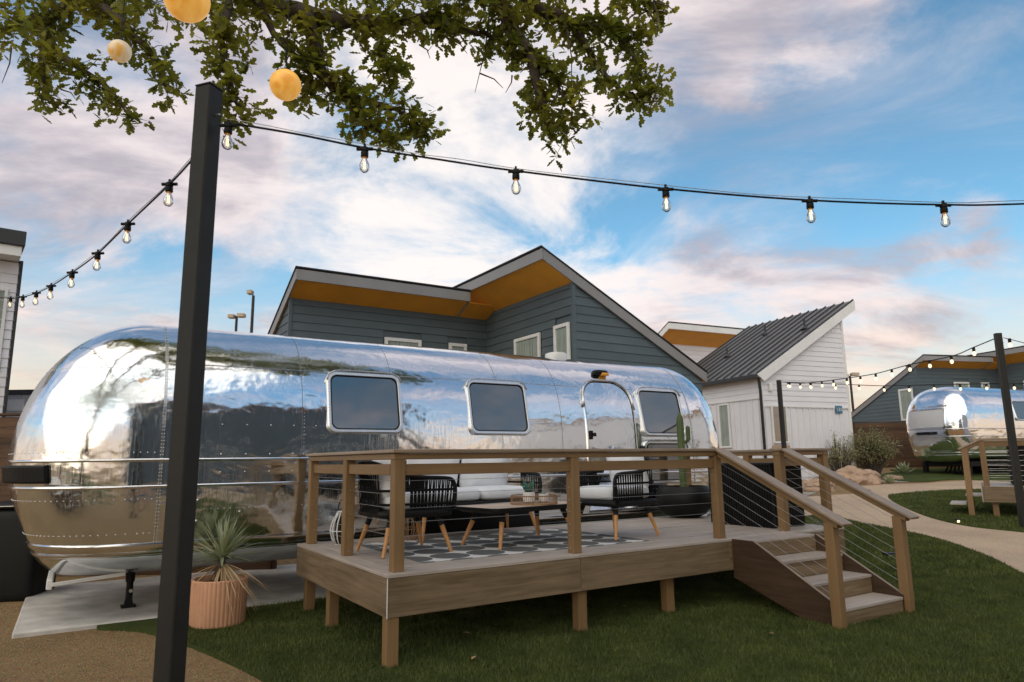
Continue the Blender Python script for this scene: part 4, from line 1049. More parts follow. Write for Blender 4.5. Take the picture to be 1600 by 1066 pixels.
for y in (-.17, DW + .14): MB().prism([(x0r, rt(x0r) - .02), (x1r, rt(x1r) - .02), (x1r, rt(x1r) - .34), (x0r + .25, rt(x0r) - .22)], ((0, y, 0), (1, 0, 0), (0, 0, 1), (0, 1, 0)), .03).build('verge_board', 'white_trim', wh, fix=True)
MB().prism([(LW + .02, rt(LW) - .13), (x1r, rt(x1r) - .13), (x1r, rt(x1r) - .11), (LW + .02, rt(LW) - .11)], ((0, -.13, 0), (1, 0, 0), (0, 0, 1), (0, 1, 0)), DW + .26).build('soffit', 'white_trim', wh, fix=True)
MB().box(x0r - .10, x0r + .02, -.12, DW + .12, rt(x0r) - .13, rt(x0r) - .005, .01).build('gutter', 'dark_roof', wh)
MB().tube([(-.10, -.07, rt(x0r) - .12), (-.07, -.07, 3.5), (-.07, -.07, 0)], .045, 8).build('downpipe', 'pole', wh, smooth=40)
for x, y in ((1.6, 3.2), (2.9, 2.6), (2.6, .5)):
    v = MB(); v.tube([(x, y, rt(x)), (x, y, rt(x) + .34)], .035, 8); v.tube([(x, y, rt(x) + .0), (x, y, rt(x) + .10)], [.14, .04], 8); v.build('vent_pipe', 'dark_roof', rf)
hwindow(wh, (0, .0, 0), X_, -Y_, .40, .92, 1.96, 3.02, .06, glass='trailer_glass', inside=None)
hwindow(wh, (0, 0, 0), Y_, -X_, 1.49, 1.90, 1.86, 3.18, .06, glass='house_glass', inside='curtain')
MB().box(.30, 1.0, -.03, .0, 1.30, 1.84).build('panel', 'door_wood', wh)
pl = MB().box(3.06, 3.36, -.035, -.012, 2.86, 3.10, .004).build('number_plate', 'blue_plate', wh)
lm = MB().superq((.36, -.05, 3.62), (.12, .10, .26), .5, .5, nu=14, nv=8).build('wall_lamp', 'white_trim', wh, smooth=True)
def text_mesh(body, size, depth, name, mat, parent, mw, bold=0.):
    cu = bpy.data.curves.new(name, 'FONT'); cu.body = body; cu.size = size; cu.extrude = depth; cu.align_x = 'CENTER'; cu.align_y = 'CENTER'; cu.offset = bold; cu.space_character = 1.15
    o = bpy.data.objects.new(name, cu); COL.objects.link(o); bpy.context.view_layer.update()
    me = bpy.data.meshes.new_from_object(o.evaluated_get(bpy.context.evaluated_depsgraph_get())); bpy.data.objects.remove(o)
    me.transform(mw); me.name = name; me.materials.clear(); me.materials.append(M[mat]); q = link(name, me, parent); return q
text_mesh('132', .15, .003, 'numeral', 'white_trim', pl, Matrix.Translation((3.21, -.037, 2.98)) @ Matrix.Rotation(math.pi / 2, 4, 'X'))

# white house behind it, only its eave shows
wb = thing('white_house', 'pale house with ochre eave half hidden between the slate house and the seam roof', 'house', tuple(at(1040, 520, 27.))[:2] + (0.,), R(26), 'white houses')
shed(wb, (0, .6, 0), X_, Y_, 6.0, 4.5, 6.15, .5, .9, .05, .05, .22, 'white_siding', 'white_trim', 'soffit', 'fascia_metal', 0, .18, False, walls=('f', '0'))

# left edge: white house, lower white wing, board fence, bin
lh = thing('white_house', 'white clad house with dark roof edge at the left edge of the photo', 'house', tuple(at(21, 500, 12.))[:2] + (0.,), R(40), 'white houses')
siding(lh, (-4, .0, 0), X_, -Y_, 3.99, 0, lambda s_: 5.1, .17, 'white_siding', False, 'siding')
MB().box(-4, -.02, .0, 6, 0, 5.15).build('wall', 'white_siding', lh)
siding(lh, (-.012, 0, 0), Y_, X_, 6, 0, lambda s_: 5.15 - .25 * s_, .17, 'white_siding', False, 'siding')
MB().box(-4.3, .02, -.5, 6.2, 5.35, 5.62, .01).build('roof', 'dark_roof', lh); MB().box(-4.3, -.02, -.45, 6.1, 5.17, 5.348).build('fascia', 'white_trim', lh)
MB().box(-.02, .05, .0, .09, 0, 5.2).build('downpipe', 'dark_roof', lh)
hwindow(lh, (-.5, .0, 0), X_, -Y_, .18, .33, 3.2, 4.6, .05)
lw = thing('garden_building', 'low white building with dark coping above the dark board fence', 'building', tuple(at(-60, 640, 14.))[:2] + (0.,), 0, 'white houses')
MB().box(-3, 1.75, 0, 3, 0, 2.95).build('wall', 'white_siding', lw); MB().box(-3.1, 1.82, -.1, 3.1, 2.953, 3.05).build('coping', 'dark_roof', lw)
b_ = MB()
for i in range(14): b_.box(-2.9 + i * .34, -2.87 + i * .34, -.02, .0, 0, 2.94)
b_.build('batten', 'white_siding', lw, kind='stuff'); MB().box(.95, 1.30, -.05, -.02, 2.62, 2.86, .01).build('wall_lamp', 'white_trim', lw)
def fence(label, p, q, h, n, loc, mat='fence', cat='fence'):
    p, q = Vector(p), Vector(q); t = thing('board_fence', label, 'fence', p, math.atan2((q - p).y, (q - p).x), 'timber fences'); L = (q - p).length; bh = h / n
    for i in range(n):
        o = rnd.uniform(-.004, .004); k = 1 + int(L / 3.2)
        for j in range(k): MB().box(L * j / k + .003, L * (j + 1) / k - .003, o, .022 + o, bh * i + .0015, bh * (i + 1) - .0015, .004).build('fence_board', mat, t)
    j = 0.
    while j <= L + .01: MB().box(j - .05, j + .05, .03, .13, 0, h + .02, .005).build('fence_post', mat, t); j += 2.4
    MB().box(-.05, L + .05, -.03, .15, h + .022, h + .055, .004).build('fence_cap', mat, t)
    return t
fence('dark stained horizontal board fence behind the left end of the trailer', (-13, 9.6, 0), (-3.4, 9.9, 0), 2.2, 15, 0)
fq = at(1338, 700, 28.2); fe = at(1500, 700, 27.4)
fence('brown horizontal board fence behind the shrub and the far trailer', (fq.x, fq.y, .95), (fe.x + 4, fe.y - .2, .95), 1.85, 11, 0)
bn = thing('storage_bin', 'black storage bin with bright lid edge left of the trailer', 'bin', tuple(at(6, 800, 8.))[:2] + (0.,), R(10))
MB().superq((0, .35, .50), (.72, .66, 1.06), .18, .25, nu=32, nv=14).build('body', 'black', bn, smooth=True)
MB().superq((0, .35, 1.055), (.76, .70, .07), .3, .25, nu=32, nv=8).build('lid', 'black_metal', bn, smooth=True)
MB().tube([(.375 * math.copysign(abs(math.cos(a)) ** .25, math.cos(a)), .35 + .345 * math.copysign(abs(math.sin(a)) ** .25, math.sin(a)), 1.052) for a in [i * math.pi / 32 for i in range(65)]], .007, 5).build('lid_edge', 'steel', bn, smooth=True)

# houses behind the camera that the polished trailer mirrors
rv_ = thing('slate_house', 'dark slate house across the yard, mirrored in the trailer', 'house', (8.4, -4.0, 0), R(180 + 40), 'slate houses')
shed(rv_, (-5, 0, 0), X_, Y_, 11, 5, 8.2, .25, .7, .3, .3, .2, 'slate_siding', 'fascia_metal', 'soffit', 'dark_roof', 0, .17, False)
for a in (1.2, 2.5, 5.8): hwindow(rv_, (-5, .0, 0), X_, -Y_, a, a + .8, 1.2, 2.6, .08, inside=None)
rw = thing('white_house', 'white house across the path, mirrored in the right half of the trailer', 'house', (18.5, 5.0, 0), R(292), 'white houses')
shed(rw, (-8, 0, 0), X_, Y_, 15, 5, 6.6, .3, .6, .3, .3, .2, 'white_siding', 'white_trim', 'soffit', 'roof_metal', 0, .17, False)
for a in (1.6, 4.8, 6.6): hwindow(rw, (-6, .0, 0), X_, -Y_, a, a + .9, 1.1, 2.5, .08, inside=None)

# the yard behind the camera: neighbour deck, rocks and shrubs seen only as reflections
nd = thing('timber_deck', 'neighbouring low timber deck mirrored in the rounded trailer end', 'deck', (-4.35, .5, 0), R(20))
for i in range(22): MB().box(-3.4, .0, .145 * i, .145 * i + .14, .50, .526, .003).build('plank', 'plank_x', nd)
MB().box(.003, .03, 0, 3.2, .20, .522).build('fascia_board', 'deck_y', nd); MB().box(-3.4, 0, 3.203, 3.23, .20, .522).build('fascia_board', 'deck_x', nd)
for a, b in ((-.06, .1), (-.06, 1.6), (-.06, 3.1), (-1.7, 3.1), (-3.3, 3.1)): MB().box(a - .05, a + .05, b - .05, b + .05, .0 if False else .528, 1.42, .004).build('post', 'post', nd)
MB().box(-.13, .01, 0, 3.2, 1.422, 1.45).build('cap_rail', 'cap_y', nd); MB().box(-3.4, -.14, 3.03, 3.17, 1.422, 1.45).build('cap_rail', 'cap_x', nd)
for a, b in ((-3.2, .2), (-.2, .2), (-.2, 2.9)): MB().box(a - .05, a + .05, b - .05, b + .05, 0, .498).build('leg', 'post', nd)
sheet('lawn', smoothpoly([(-3.6, -1.2), (-1., -2.2), (.8, -3.5), (1.2, -7), (-2, -10), (-8, -8), (-7, -4)], 5), 'turf', .03, 1., .04)

# ------------------------------------------------------------------ far trailer and far deck
T3 = R(20); loc2 = Vector((16.55, 20.60, .80))
tr2, body2 = make_trailer('far silver travel trailer seen from its windowed end by the path', loc2, T3, 0., 6.4, 1.0, 1.1, [(1.75, 2.75, 1.83, 2.5), (4.2, 5.0, 1.83, 2.5)], None, True)
def endp(v, z, off, n=2.9):
    b = prof_b(z); e = prof_e(z, 1.0); return Vector((-(e * max(0., 1 - abs(v / b) ** n) ** (1 / n)) - off, TY + TB - v, z))
lp = rrect(-.80, .66, 1.60, 2.26, .09)
wn_ = ring_strip(MB(), lp, ((-.05, -.03), (-.05, .012), (-.03, .022), (.03, .02), (.03, .0)), endp).build('window', 'belt', tr2, smooth=40, fix=True)
patch(MB(), scale_loop(lp, .03), .006, endp).build('pane', 'blind', wn_, smooth=True, fix=True)
hp_ = ring_strip(MB(), rrect(-.78, .72, .80, 1.14, .10), ((-.015, -.01), (-.015, .012), (.01, .012), (.01, .0)), endp).build('hatch', 'belt', tr2, smooth=40, fix=True)
MB().superq(endp(0., 1.02, .03), (.04, .16, .05), .5, .5, nu=12, nv=8).build('handle', 'mirror_dull', hp_, smooth=True)
for v in (-1.02, .90):
    patch(MB(), rrect(v - (.16 if v > 0 else .10), v + (.2 if v > 0 else .10), 1.325, 1.51, .02), .03, endp, 2).build('tail_lamp', 'rattan', tr2, fix=True)
mw = Matrix(((0, 0, -1, -1.012), (-1, 0, 0, TY + TB + .02), (0, 1, 0, 1.415), (0, 0, 0, 1)))
text_mesh('AIRSTREAM', .135, .012, 'lettering', 'black', tr2, mw, .004)
un = MB(); un.box(-.3, 5.5, TY + .3, TY + 2.1, .30, .46); un.build('chassis', 'black', tr2)
for uu in (2.4, 3.3):
    for y in (2.72, 4.70): MB().tube([(uu, y, .36), (uu, y + .2, .36)], .36, 24).build('wheel', 'rubber', tr2, smooth=40)
hm = MB()
for k in range(5): hm.tube([(-.2 + .1 * k, TY + .7 + .25 * k, .02), (-.1 + .12 * k, TY + .75 + .22 * k, .30), (.3, TY + 1. + .2 * k, .42)], .035, 6)
hm.build('hose_bundle', 'black', tr2, smooth=True)
for y in (3.0, 4.6): MB().box(-.35, -.2, y - .07, y + .07, -.02, .42, .01).build('jack_stand', 'black_metal', tr2)

D2R = R(-34)
d2 = thing('timber_deck', 'far brown timber deck with railing beside the path at the right edge', 'deck', tuple(at(1536, 757, 13.6))[:2] + (.26,), D2R)
FL2 = .62
for i in range(15): MB().box(.0, 4.0, .145 * i, .145 * i + .14, FL2 - .026, FL2, .003).build('plank', 'plank_x', d2)
MB().box(0, 4.0, -.03, -.004, FL2 - .30, FL2 - .002, .003).build('fascia_board', 'deck_x', d2); MB().box(-.03, -.004, -.03, 2.17, FL2 - .30, FL2 - .002, .003).build('fascia_board', 'deck_y', d2)
MB().box(-.036, -.03, -.036, -.028, FL2 - .30, FL2 - .002).build('corner_trim', 'white_trim', d2)
for a in (.16, 1.9, 3.8):
    for b in (.10, 2.0): MB().box(a - .05, a + .05, b - .05, b + .05, -.3, FL2 - .30, .004).build('leg', 'post', d2)
for a, b in ((.06, .06), (1.9, .06), (3.8, .06), (.06, 2.05), (1.9, 2.05), (3.8, 2.05), (.06, 1.15)): MB().box(a - .05, a + .05, b - .05, b + .05, FL2, FL2 + .88, .004).build('post', 'post', d2)
for b in (.06, 2.05):
    MB().box(.0, 4.0, b - .07, b + .07, FL2 + .886, FL2 + .915, .004).build('cap_rail', 'cap_x', d2); MB().box(.05, 4.0, b - .02, b + .02, FL2 + .78, FL2 + .86, .004).build('mid_rail', 'rail_x', d2)
    for i in range(7): MB().tube([(.06, b, FL2 + .68 - .095 * i), (4.0, b, FL2 + .68 - .095 * i)], .003, 5, False).build('cable', 'steel', d2)
for b in (.06, 1.15):
    MB().box(-.29, -.19, b - .05, b + .05, -.14, FL2 + .74, .004).build('newel_post', 'post', d2); MB().bar((.05, b, FL2 + .90), (-.34, b, FL2 + .72), .14, .03, ch=.004).build('hand_rail', 'cap_x', d2)
    MB().bar((.05, b, FL2 + .855), (-.32, b, FL2 + .68), .08, .05, ch=.004).build('hand_sub_rail', 'rail_x', d2)
for i in range(2): MB().box(-.28 * (i + 1) - .03, -.28 * i - .034, .12, 1.09, FL2 - .17 * (i + 1) - .03, FL2 - .17 * (i + 1), .003).build('tread', 'plank_y', d2)
e2 = thing('slatted_enclosure', 'black slatted utility enclosure standing on the far deck', 'enclosure', d2.location, D2R)
MB().box(.50, 1.7, .45, 1.7, FL2, FL2 + .74).build('panel', 'black', e2); MB().box(.48, 1.72, .43, 1.72, FL2 + .742, FL2 + .77).build('lid', 'black_metal', e2)
s_ = MB()
for i in range(16): s_.box(.478, .498, .46, 1.70, FL2 + .03 + .045 * i, FL2 + .055 + .045 * i); s_.box(.50, 1.7, .428, .448, FL2 + .03 + .045 * i, FL2 + .055 + .045 * i)
s_.build('slat', 'black', e2, kind='stuff')

# ------------------------------------------------------------------ poles and string lights
def pole(label, x, y, z0, z1, yaw, s=.1016):
    t = thing('light_pole', label, 'pole', (x, y, z0), yaw, 'square black poles')
    MB().box(-s / 2, s / 2, -s / 2, s / 2, 0, z1 - z0, .006).build('shaft', 'pole', t)
    MB().box(-s / 2 - .001, s / 2 + .001, -s / 2 - .001, s / 2 + .001, z1 - z0 + .001, z1 - z0 + .012, .003).build('cap', 'pole', t)
    MB().tube([(0, 0, z1 - z0 - .16), (s / 2 + .03, 0, z1 - z0 - .16)], .006, 6).build('eye_bolt', 'steel', t)
    MB().box(-.1, .1, -.1, .1, 0, .02, .003).build('base_plate', 'pole', t)
    return t
p1 = at(304, 480, 3.42); pt = at(331, 140, 3.42)
pole('tall square black light pole in the left foreground', p1.x, p1.y, -.05, pt.z, R(-19))
p2 = at(1577, 655, 12.2); pt2 = at(1565, 522, 12.2)
pole('square black light pole in front of the far deck at the right edge', p2.x, p2.y, ter(p2.x, p2.y) - .3, pt2.z, R(-10))
p3 = at(1222, 660, 19.6); pt3 = at(1218, 595, 19.6)
pole('square black light pole in front of the white house', p3.x, p3.y, ter(p3.x, p3.y) - .1, pt3.z, R(30))
def strand(label, pts, bulbs, far=False, sc=1., thick=.006, tilt=None):
    """pts: cable through world points; bulbs: hang points on the cable"""
    pts = [Vector(p) for p in pts]; o = pts[0]; t = thing('string_lights', label, 'string lights', o, 0, 'festoon light strings')
    loc = [p - o for p in pts]
    out = []
    for i in range(len(loc) - 1):
        q0, q1, q2, q3 = loc[max(i - 1, 0)], loc[i], loc[i + 1], loc[min(i + 2, len(loc) - 1)]
        for j in range(6):
            s_ = j / 6; out.append(.5 * ((2 * q1) + (q2 - q0) * s_ + (2 * q0 - 5 * q1 + 4 * q2 - q3) * s_ * s_ + (3 * q1 - q0 - 3 * q2 + q3) * s_ ** 3))
    out.append(loc[-1]); MB().tube(out, thick, 6).build('cable', 'black', t, smooth=True)
    if not far: MB().tube([p + Vector((0, 0, .018 + .004 * math.sin(i * .7))) for i, p in enumerate(out)], .0022, 5).build('support_wire', 'steel', t, smooth=True)
    for k, b in enumerate(bulbs):
        b = Vector(b) - o
        if far:
            MB().tube([b + Vector((0, 0, .0)), b + Vector((0, 0, -.075))], .026, 8).build('socket', 'black', t, smooth=40)
            MB().superq(b + Vector((0, 0, -.115)), (.062, .062, .085), 1., 1., nu=10, nv=8).build('bulb', 'far_bulb', t, smooth=True); continue
        s_ = MB(); s_.lathe([(.012, .012), (.02, .008), (.021, -.012), (.017, -.016), (.021, -.02), (.0215, -.046), (.019, -.050), (.001, -.050)], 14, b); s_.tube([b + Vector((-.045, 0, 0)), b + Vector((.045, 0, 0))], .0105, 8)
        s_.box(b.x - .006, b.x + .006, b.y - .006, b.y + .006, b.z + .005, b.z + .03)
        sk = s_.build('socket', 'black', t, smooth=40)
        MB().tube([b + Vector((0, 0, -.048)), b + Vector((0, 0, -.070))], .0142, 12).build('bulb_base', 'orange_lens', sk, smooth=40)
        g = MB().lathe([(.013, -.058), (.017, -.068), (.026, -.088), (.029, -.104), (.0265, -.120), (.018, -.133), (.008, -.139), (.0005, -.140)], 18, b).build('bulb', 'bulb_glass', t, smooth=True)
        f = MB()
        for a in range(4): f.tube([b + Vector((.005 * math.cos(a * 1.57), .005 * math.sin(a * 1.57), -.064)), b + Vector((.0065 * math.cos(a * 1.57), .0065 * math.sin(a * 1.57), -.118))], .0010, 5)
        f.build('filament', 'filament', g)
    return t
pts1 = [at(*q) for q in ((350, 191, 3.40), (460, 209, 3.47), (569, 231, 3.55), (690, 250, 3.63), (805, 267, 3.7), (1040, 295, 3.8), (1265, 313, 3.9), (1474, 320, 4.0), (1620, 318, 4.08), (2100, 300, 4.3))]
strand('nearest festoon string running right from the foreground pole', pts1, [at(*q) for q in ((357, 196, 3.40), (570, 233, 3.55), (806, 268, 3.7), (1040, 296, 3.8), (1265, 314, 3.9), (1474, 321, 4.0))])
Y2 = [(300, 250, 3.44), (265, 288, 3.85), (200, 350, 4.45), (153, 396, 5.1), (113, 426, 5.8), (80, 447, 6.6), (57, 458, 7.4), (36, 464, 8.3), (17, 466, 9.2), (-40, 462, 10.6)]
strand('festoon string dropping from the foreground pole to the left edge', [at(*q) for q in Y2], [at(*q) for q in Y2[1:-1]])
def lin(pts): return [at(*q) for q in pts]
A = [(1222, 597), (1250, 599), (1284, 596), (1323, 591), (1368, 584), (1421, 570), (1486, 557), (1521, 543), (1560, 527)]
A = [(x, y, 19.6 - 7.4 * i / 8) for i, (x, y) in enumerate(A)]
bA = [(1231, 597), (1250, 598.5), (1266, 598), (1284, 596), (1302, 594), (1323, 591), (1344, 588), (1368, 584), (1393, 577), (1421, 569), (1452, 563), (1486, 556), (1521, 543)]
bA = [(x, y, 19.6 - 7.3 * ((i + .4) / 12.6)) for i, (x, y) in enumerate(bA)]
strand('upper far festoon string between the two back poles', lin(A), lin(bA), True, thick=.010)
B = [(1222, 597), (1305, 600), (1381, 603), (1459, 601), (1541, 600), (1640, 599)]
B = [(x, y, 19.6 - .5 * i) for i, (x, y) in enumerate(B)]
bB = [(1234, 597.5), (1267, 599), (1305, 600), (1342, 601), (1381, 603), (1420, 603), (1459, 601), (1500, 601), (1541, 600), (1584, 599.5)]
strand('lower far festoon string running level past the far trailer', lin(B), [at(x, y, 19.6 - .27 * i) for i, (x, y) in enumerate(bB)], True, thick=.010)
C_ = [(1568, 528, 12.15), (1577, 530, 11.9), (1600, 536, 11.2), (1660, 552, 10)]
strand('short festoon string leaving the right pole to the right edge', lin(C_), lin([(1577, 529, 11.9), (1603, 536, 11.2)]), True, thick=.007)

def mast(label, px, ytop, Y, heads, zb=0.):
    p = at(px, ytop, Y); t = thing('lamp_post', label, 'lamp post', (p.x, p.y, zb), 0, 'tall lamp posts')
    h = p.z - zb; MB().tube([(0, 0, 0), (0, 0, h)], [.11, .075], 10).build('mast', 'pole', t, smooth=40)
    for dx, dz, wd in heads:
        MB().bar((0, 0, h + dz), (dx, 0, h + dz), .05, .05).build('arm', 'pole', t)
        MB().box(dx - wd / 2, dx + wd / 2, -.2, .2, h + dz - .08, h + dz + .14, .02).build('lamp_head', 'post_light', t)
    return t
mast('single mast lamp just left of the slate house roof', 396, 462, 36, ((-.18, .15, .26),)); mast('double headed mast lamp right of the foreground pole', 370, 494, 40, ((.28, .0, .42), (-.3, -.05, .36)))
mast('distant mast lamp between the white house and the far slate house', 1328, 588, 48, ((.35, .1, .5), (-.3, .0, .3)))

# ------------------------------------------------------------------ boulders, shrub, small plants
def boulder(label, px, py, size, seed):
    p = gnd(px, py); bm = bmesh.new(); bmesh.ops.create_icosphere(bm, subdivisions=4, radius=1.)
    for v in bm.verts:
        q = v.co.copy(); n = mnoise.fractal(q * 1.1 + Vector((seed, 0, 0)), .9, 2., 5); r_ = 1 + .34 * n + .10 * mnoise.noise(q * 5 + Vector((seed, 3, 0)))
        v.co = Vector((q.x * size[0] / 2 * r_, q.y * size[1] / 2 * r_, max(-.15, q.z * size[2] * .62 * r_ + size[2] * .22)))
    me = bpy.data.meshes.new('boulder'); bm.to_mesh(me); bm.free(); me.materials.append(M['rock']); me.shade_smooth(); me.set_sharp_from_angle(angle=R(32))
    o = link('boulder', me); o.location = (p.x, p.y, p.z); tag(o, label, 'rock', 'boulders in the gravel bed')
boulder('large tan boulder lying in the gravel bed before the shrub', 1334, 757, (1.55, 1.0, .60), 1.); boulder('small reddish boulder beside the deck end post', 1276, 768, (.9, .7, .42), 4.)
boulder('flat tan boulder behind the large boulder', 1392, 750, (.6, .45, .18), 8.)
def shrub(label, px, py, h, wd, n, seed, loose=0., group=None, ls=.055):
    p = gnd(px, py); t = thing('shrub', label, 'shrub', (p.x, p.y, p.z - .02), 0, group); q = random.Random(seed); stm = MB(); lf = MB()
    for i in range(n):
        a = q.uniform(0, 6.283); sp_ = q.uniform(.1, 1.); tip = Vector((wd * sp_ * math.cos(a), wd * .8 * sp_ * math.sin(a), h * q.uniform(.55, 1.) * (1 - .35 * sp_)))
        b = Vector((.1 * math.cos(a), .1 * math.sin(a), 0)); m = b.lerp(tip, .5) + Vector((0, 0, .15 * h)); crv = [b.lerp(m, .5) + Vector((0, 0, .05)), m, m.lerp(tip, .5) + Vector((0, 0, .04)), tip]
        stm.tube([b] + crv, [.012, .010, .008, .006, .003], 4, False)
        for s_ in range(int(34 * (1 - loose))):
            k = q.uniform(.30, 1.0) * 4; i0 = min(3, int(k)); c = ([b] + crv)[i0].lerp(([b] + crv)[i0 + 1], k - i0) + Vector((q.gauss(0, .06), q.gauss(0, .06), q.gauss(0, .05)))
            d = Vector((q.gauss(0, 1), q.gauss(0, 1), q.gauss(.7, 1))).normalized(); sd_ = d.orthogonal().normalized(); L = ls * q.uniform(.6, 1.5)
            lf.add([c, c + d * L * .5 + sd_ * L * .22, c + d * L, c + d * L * .5 - sd_ * L * .22], [(0, 1, 2, 3)])
    stm.build('stem', 'bark', t, kind='stuff'); lf.build('foliage', 'shrub', t, kind='stuff'); return t
shrub('bushy sage green shrub growing in front of the board fence', 1366, 751, 1.95, 1.05, 210, 3, 0., 'shrubs in the gravel bed')
shrub('thin open shrub growing against the white house wall', 1314, 754, 1.75, .80, 70, 9, .3, 'shrubs in the gravel bed', .06)
def rock_at(label, x, y, size, seed):
    global gnd
    keep = gnd; gnd = lambda a, b: Vector((x, y, 0.)); boulder(label, 0, 0, size, seed); gnd = keep
rock_at('tan boulder in the yard behind the camera, mirrored in the trailer', 1.9, -2.6, (1.2, .8, .5), 12.); rock_at('low tan boulder beside the reflected lawn', 3.4, -3.6, (1.6, 1.0, .5), 15.); rock_at('round boulder by the neighbouring deck', -2.4, -2.3, (.9, .7, .45), 18.)
def agave(label, px, py, r_, n):
    p = gnd(px, py); t = thing('agave', label, 'plant', (p.x, p.y, p.z), 0, 'small spiky plants'); 
    for i in range(n):
        a = i * 2.4; el = R(25 + 55 * (i / n)); d = Vector((math.cos(a) * math.cos(el), math.sin(a) * math.cos(el), math.sin(el))); sd_ = d.cross(Z_).normalized()
        MB().add([sd_ * -.05 * r_ * 2, sd_ * .05 * r_ * 2, d * r_ * .5 + sd_ * .075 * r_ * 2, d * r_ * .5 - sd_ * .075 * r_ * 2, d * r_], [(0, 1, 2, 3), (3, 2, 4)]).build('leaf', 'yucca', t)
agave('grey green agave beside the far trailer end', 1413, 741, .48, 18); agave('small dark tuft at the edge of the gravel bed', 1390, 756, .30, 16)
dp = gnd(1398, 871); dr = thing('drain_cover', 'thin black drain cover set in the lawn beside the steps', 'drain', (dp.x, dp.y, dp.z + .03), R(8))
MB().box(-.15, .15, -.06, .06, -.02, .035, .004).build('cover', 'black', dr); MB().box(-.13, .13, -.075, -.062, .0, .02).build('rim', 'steel', dr)
lp_ = gnd(1496, 819); pl_ = thing('path_light', 'tiny lit path light at the edge of the far lawn', 'light', (lp_.x, lp_.y, lp_.z + .02), 0)
MB().lathe([(.03, 0), (.03, .05), (.045, .055), (.045, .07), (.001, .08)], 12).build('housing', 'black_metal', pl_); MB().tube([(0, -.03, .03), (0, -.046, .03)], .018, 10).build('lamp', 'path_lamp', pl_)
q = random.Random(11)
for px, py, where in ((977, 957, 'largest dry curled leaf on the turf right of the middle deck leg'), (1205, 1001, 'dry leaf on the open turf before the stair newel post'),
                      (730, 1000, 'dry leaf on the turf between the corner leg and the middle leg'), (740, 1041, 'dry leaf nearest the bottom edge of the photo'), (1060, 935, 'dry leaf in the shade beside the right deck leg')):
    p = gnd(px, py); a = q.uniform(0, 6); l = q.uniform(.04, .065)
    d = Vector((math.cos(a), math.sin(a), .15)); sd_ = Vector((-math.sin(a), math.cos(a), .3)); o = MB().add([-d * l * .6, sd_ * l * .35, d * l * .7, -sd_ * l * .32 + Z_ * .012], [(0, 1, 2), (0, 2, 3)]).build('fallen_leaf', 'dry_leaf')
    o.location = (p.x, p.y, .055); tag(o, where, 'leaf', 'dry leaves on the turf')

# ------------------------------------------------------------------ oak overhead, hung with globes
oak = thing('oak_tree', 'spreading oak whose leafy limbs hang over the top of the photo', 'tree', (-4.2, -2.2, 0))
O0 = Vector((-4.2, -2.2, 0)); q = random.Random(21)
MB().tube([p - O0 for p in (Vector((-4.2, -2.2, -.2)), Vector((-4.15, -2.1, .3)), Vector((-4.0, -1.9, 1.6)), Vector((-3.8, -1.6, 3.0)), Vector((-3.4, -.9, 4.3)))], [.42, .32, .27, .25, .20], 16).build('trunk', 'bark', oak, smooth=True)
crown = None
tips = []          # leafy twig axes: list of polylines with radius of leaf spread and density
limbs = [
 ([(-3.4, -.9, 4.3), (-3.1, 1., 5.6), (-2.6, 3.2, 6.6)], [(380, -40, 6.2), (480, 20, 6.4), (545, 34, 6.5), (584, 36, 6.6), (657, 28, 6.8), (724, 15, 7.)], .10),
 ([(-3.4, -.9, 4.3), (-2.2, .8, 5.8), (-1., 3., 7.0)], [(700, -90, 6.6), (776, -5, 6.8), (790, 31, 6.85), (825, 80, 6.9), (841, 140, 6.95), (848, 172, 7.0), (880, 212, 7.0)], .09),
 ([(-1., 3., 7.0)], [(760, -90, 6.8), (825, 0, 7.0), (871, 24, 7.1), (906, 38, 7.2), (960, 46, 7.3), (1005, 53, 7.3)], .07),
 ([], [(899, 38, 7.2), (923, 84, 7.2), (965, 138, 7.25), (1000, 150, 7.3), (1026, 140, 7.3)], .035),
 ([], [(480, 20, 6.4), (495, 80, 6.4), (505, 115, 6.45), (542, 150, 6.5), (573, 192, 6.55), (610, 214, 6.6)], .06),
 ([], [(542, 150, 6.5), (600, 165, 6.6), (640, 185, 6.65), (660, 200, 6.7)], .025),
 ([], [(657, 28, 6.8), (710, 46, 6.9), (770, 58, 7.0), (800, 80, 7.)], .035),
 ([(-3.4, -.9, 4.3), (-4.0, 1.2, 5.4), (-4.2, 3.6, 6.2)], [(240, -60, 6.6), (150, -5, 6.9), (75, 25, 7.2), (20, 42, 7.5), (-60, 55, 7.7)], .09),
 ([], [(75, 25, 7.2), (70, 70, 7.2), (62, 110, 7.2), (80, 150, 7.25)], .04),
 ([], [(70, 70, 7.2), (120, 105, 7.1), (165, 135, 7.1), (200, 180, 7.1)], .03),
 ([], [(150, -5, 6.9), (200, 45, 6.8), (240, 90, 6.8), (262, 140, 6.8)], .04),
 ([], [(380, -40, 6.2), (350, 30, 6.0), (345, 80, 5.9), (362, 130, 5.9), (372, 172, 5.9)], .035),
 ([], [(380, -40, 6.2), (430, 50, 6.3), (480, 110, 6.5), (485, 150, 6.5)], .03),
 ([], [(584, 36, 6.6), (600, 90, 6.6), (612, 118, 6.6)], .02),
 ([], [(825, 80, 6.9), (860, 110, 7.), (880, 150, 7.), (905, 180, 7.)], .02),
 ([], [(960, 46, 7.3), (985, 80, 7.3), (1000, 105, 7.3)], .02),
 ([], [(960, -20, 7.3), (1000, 5, 7.3), (1024, 6, 7.3)], .02),
]
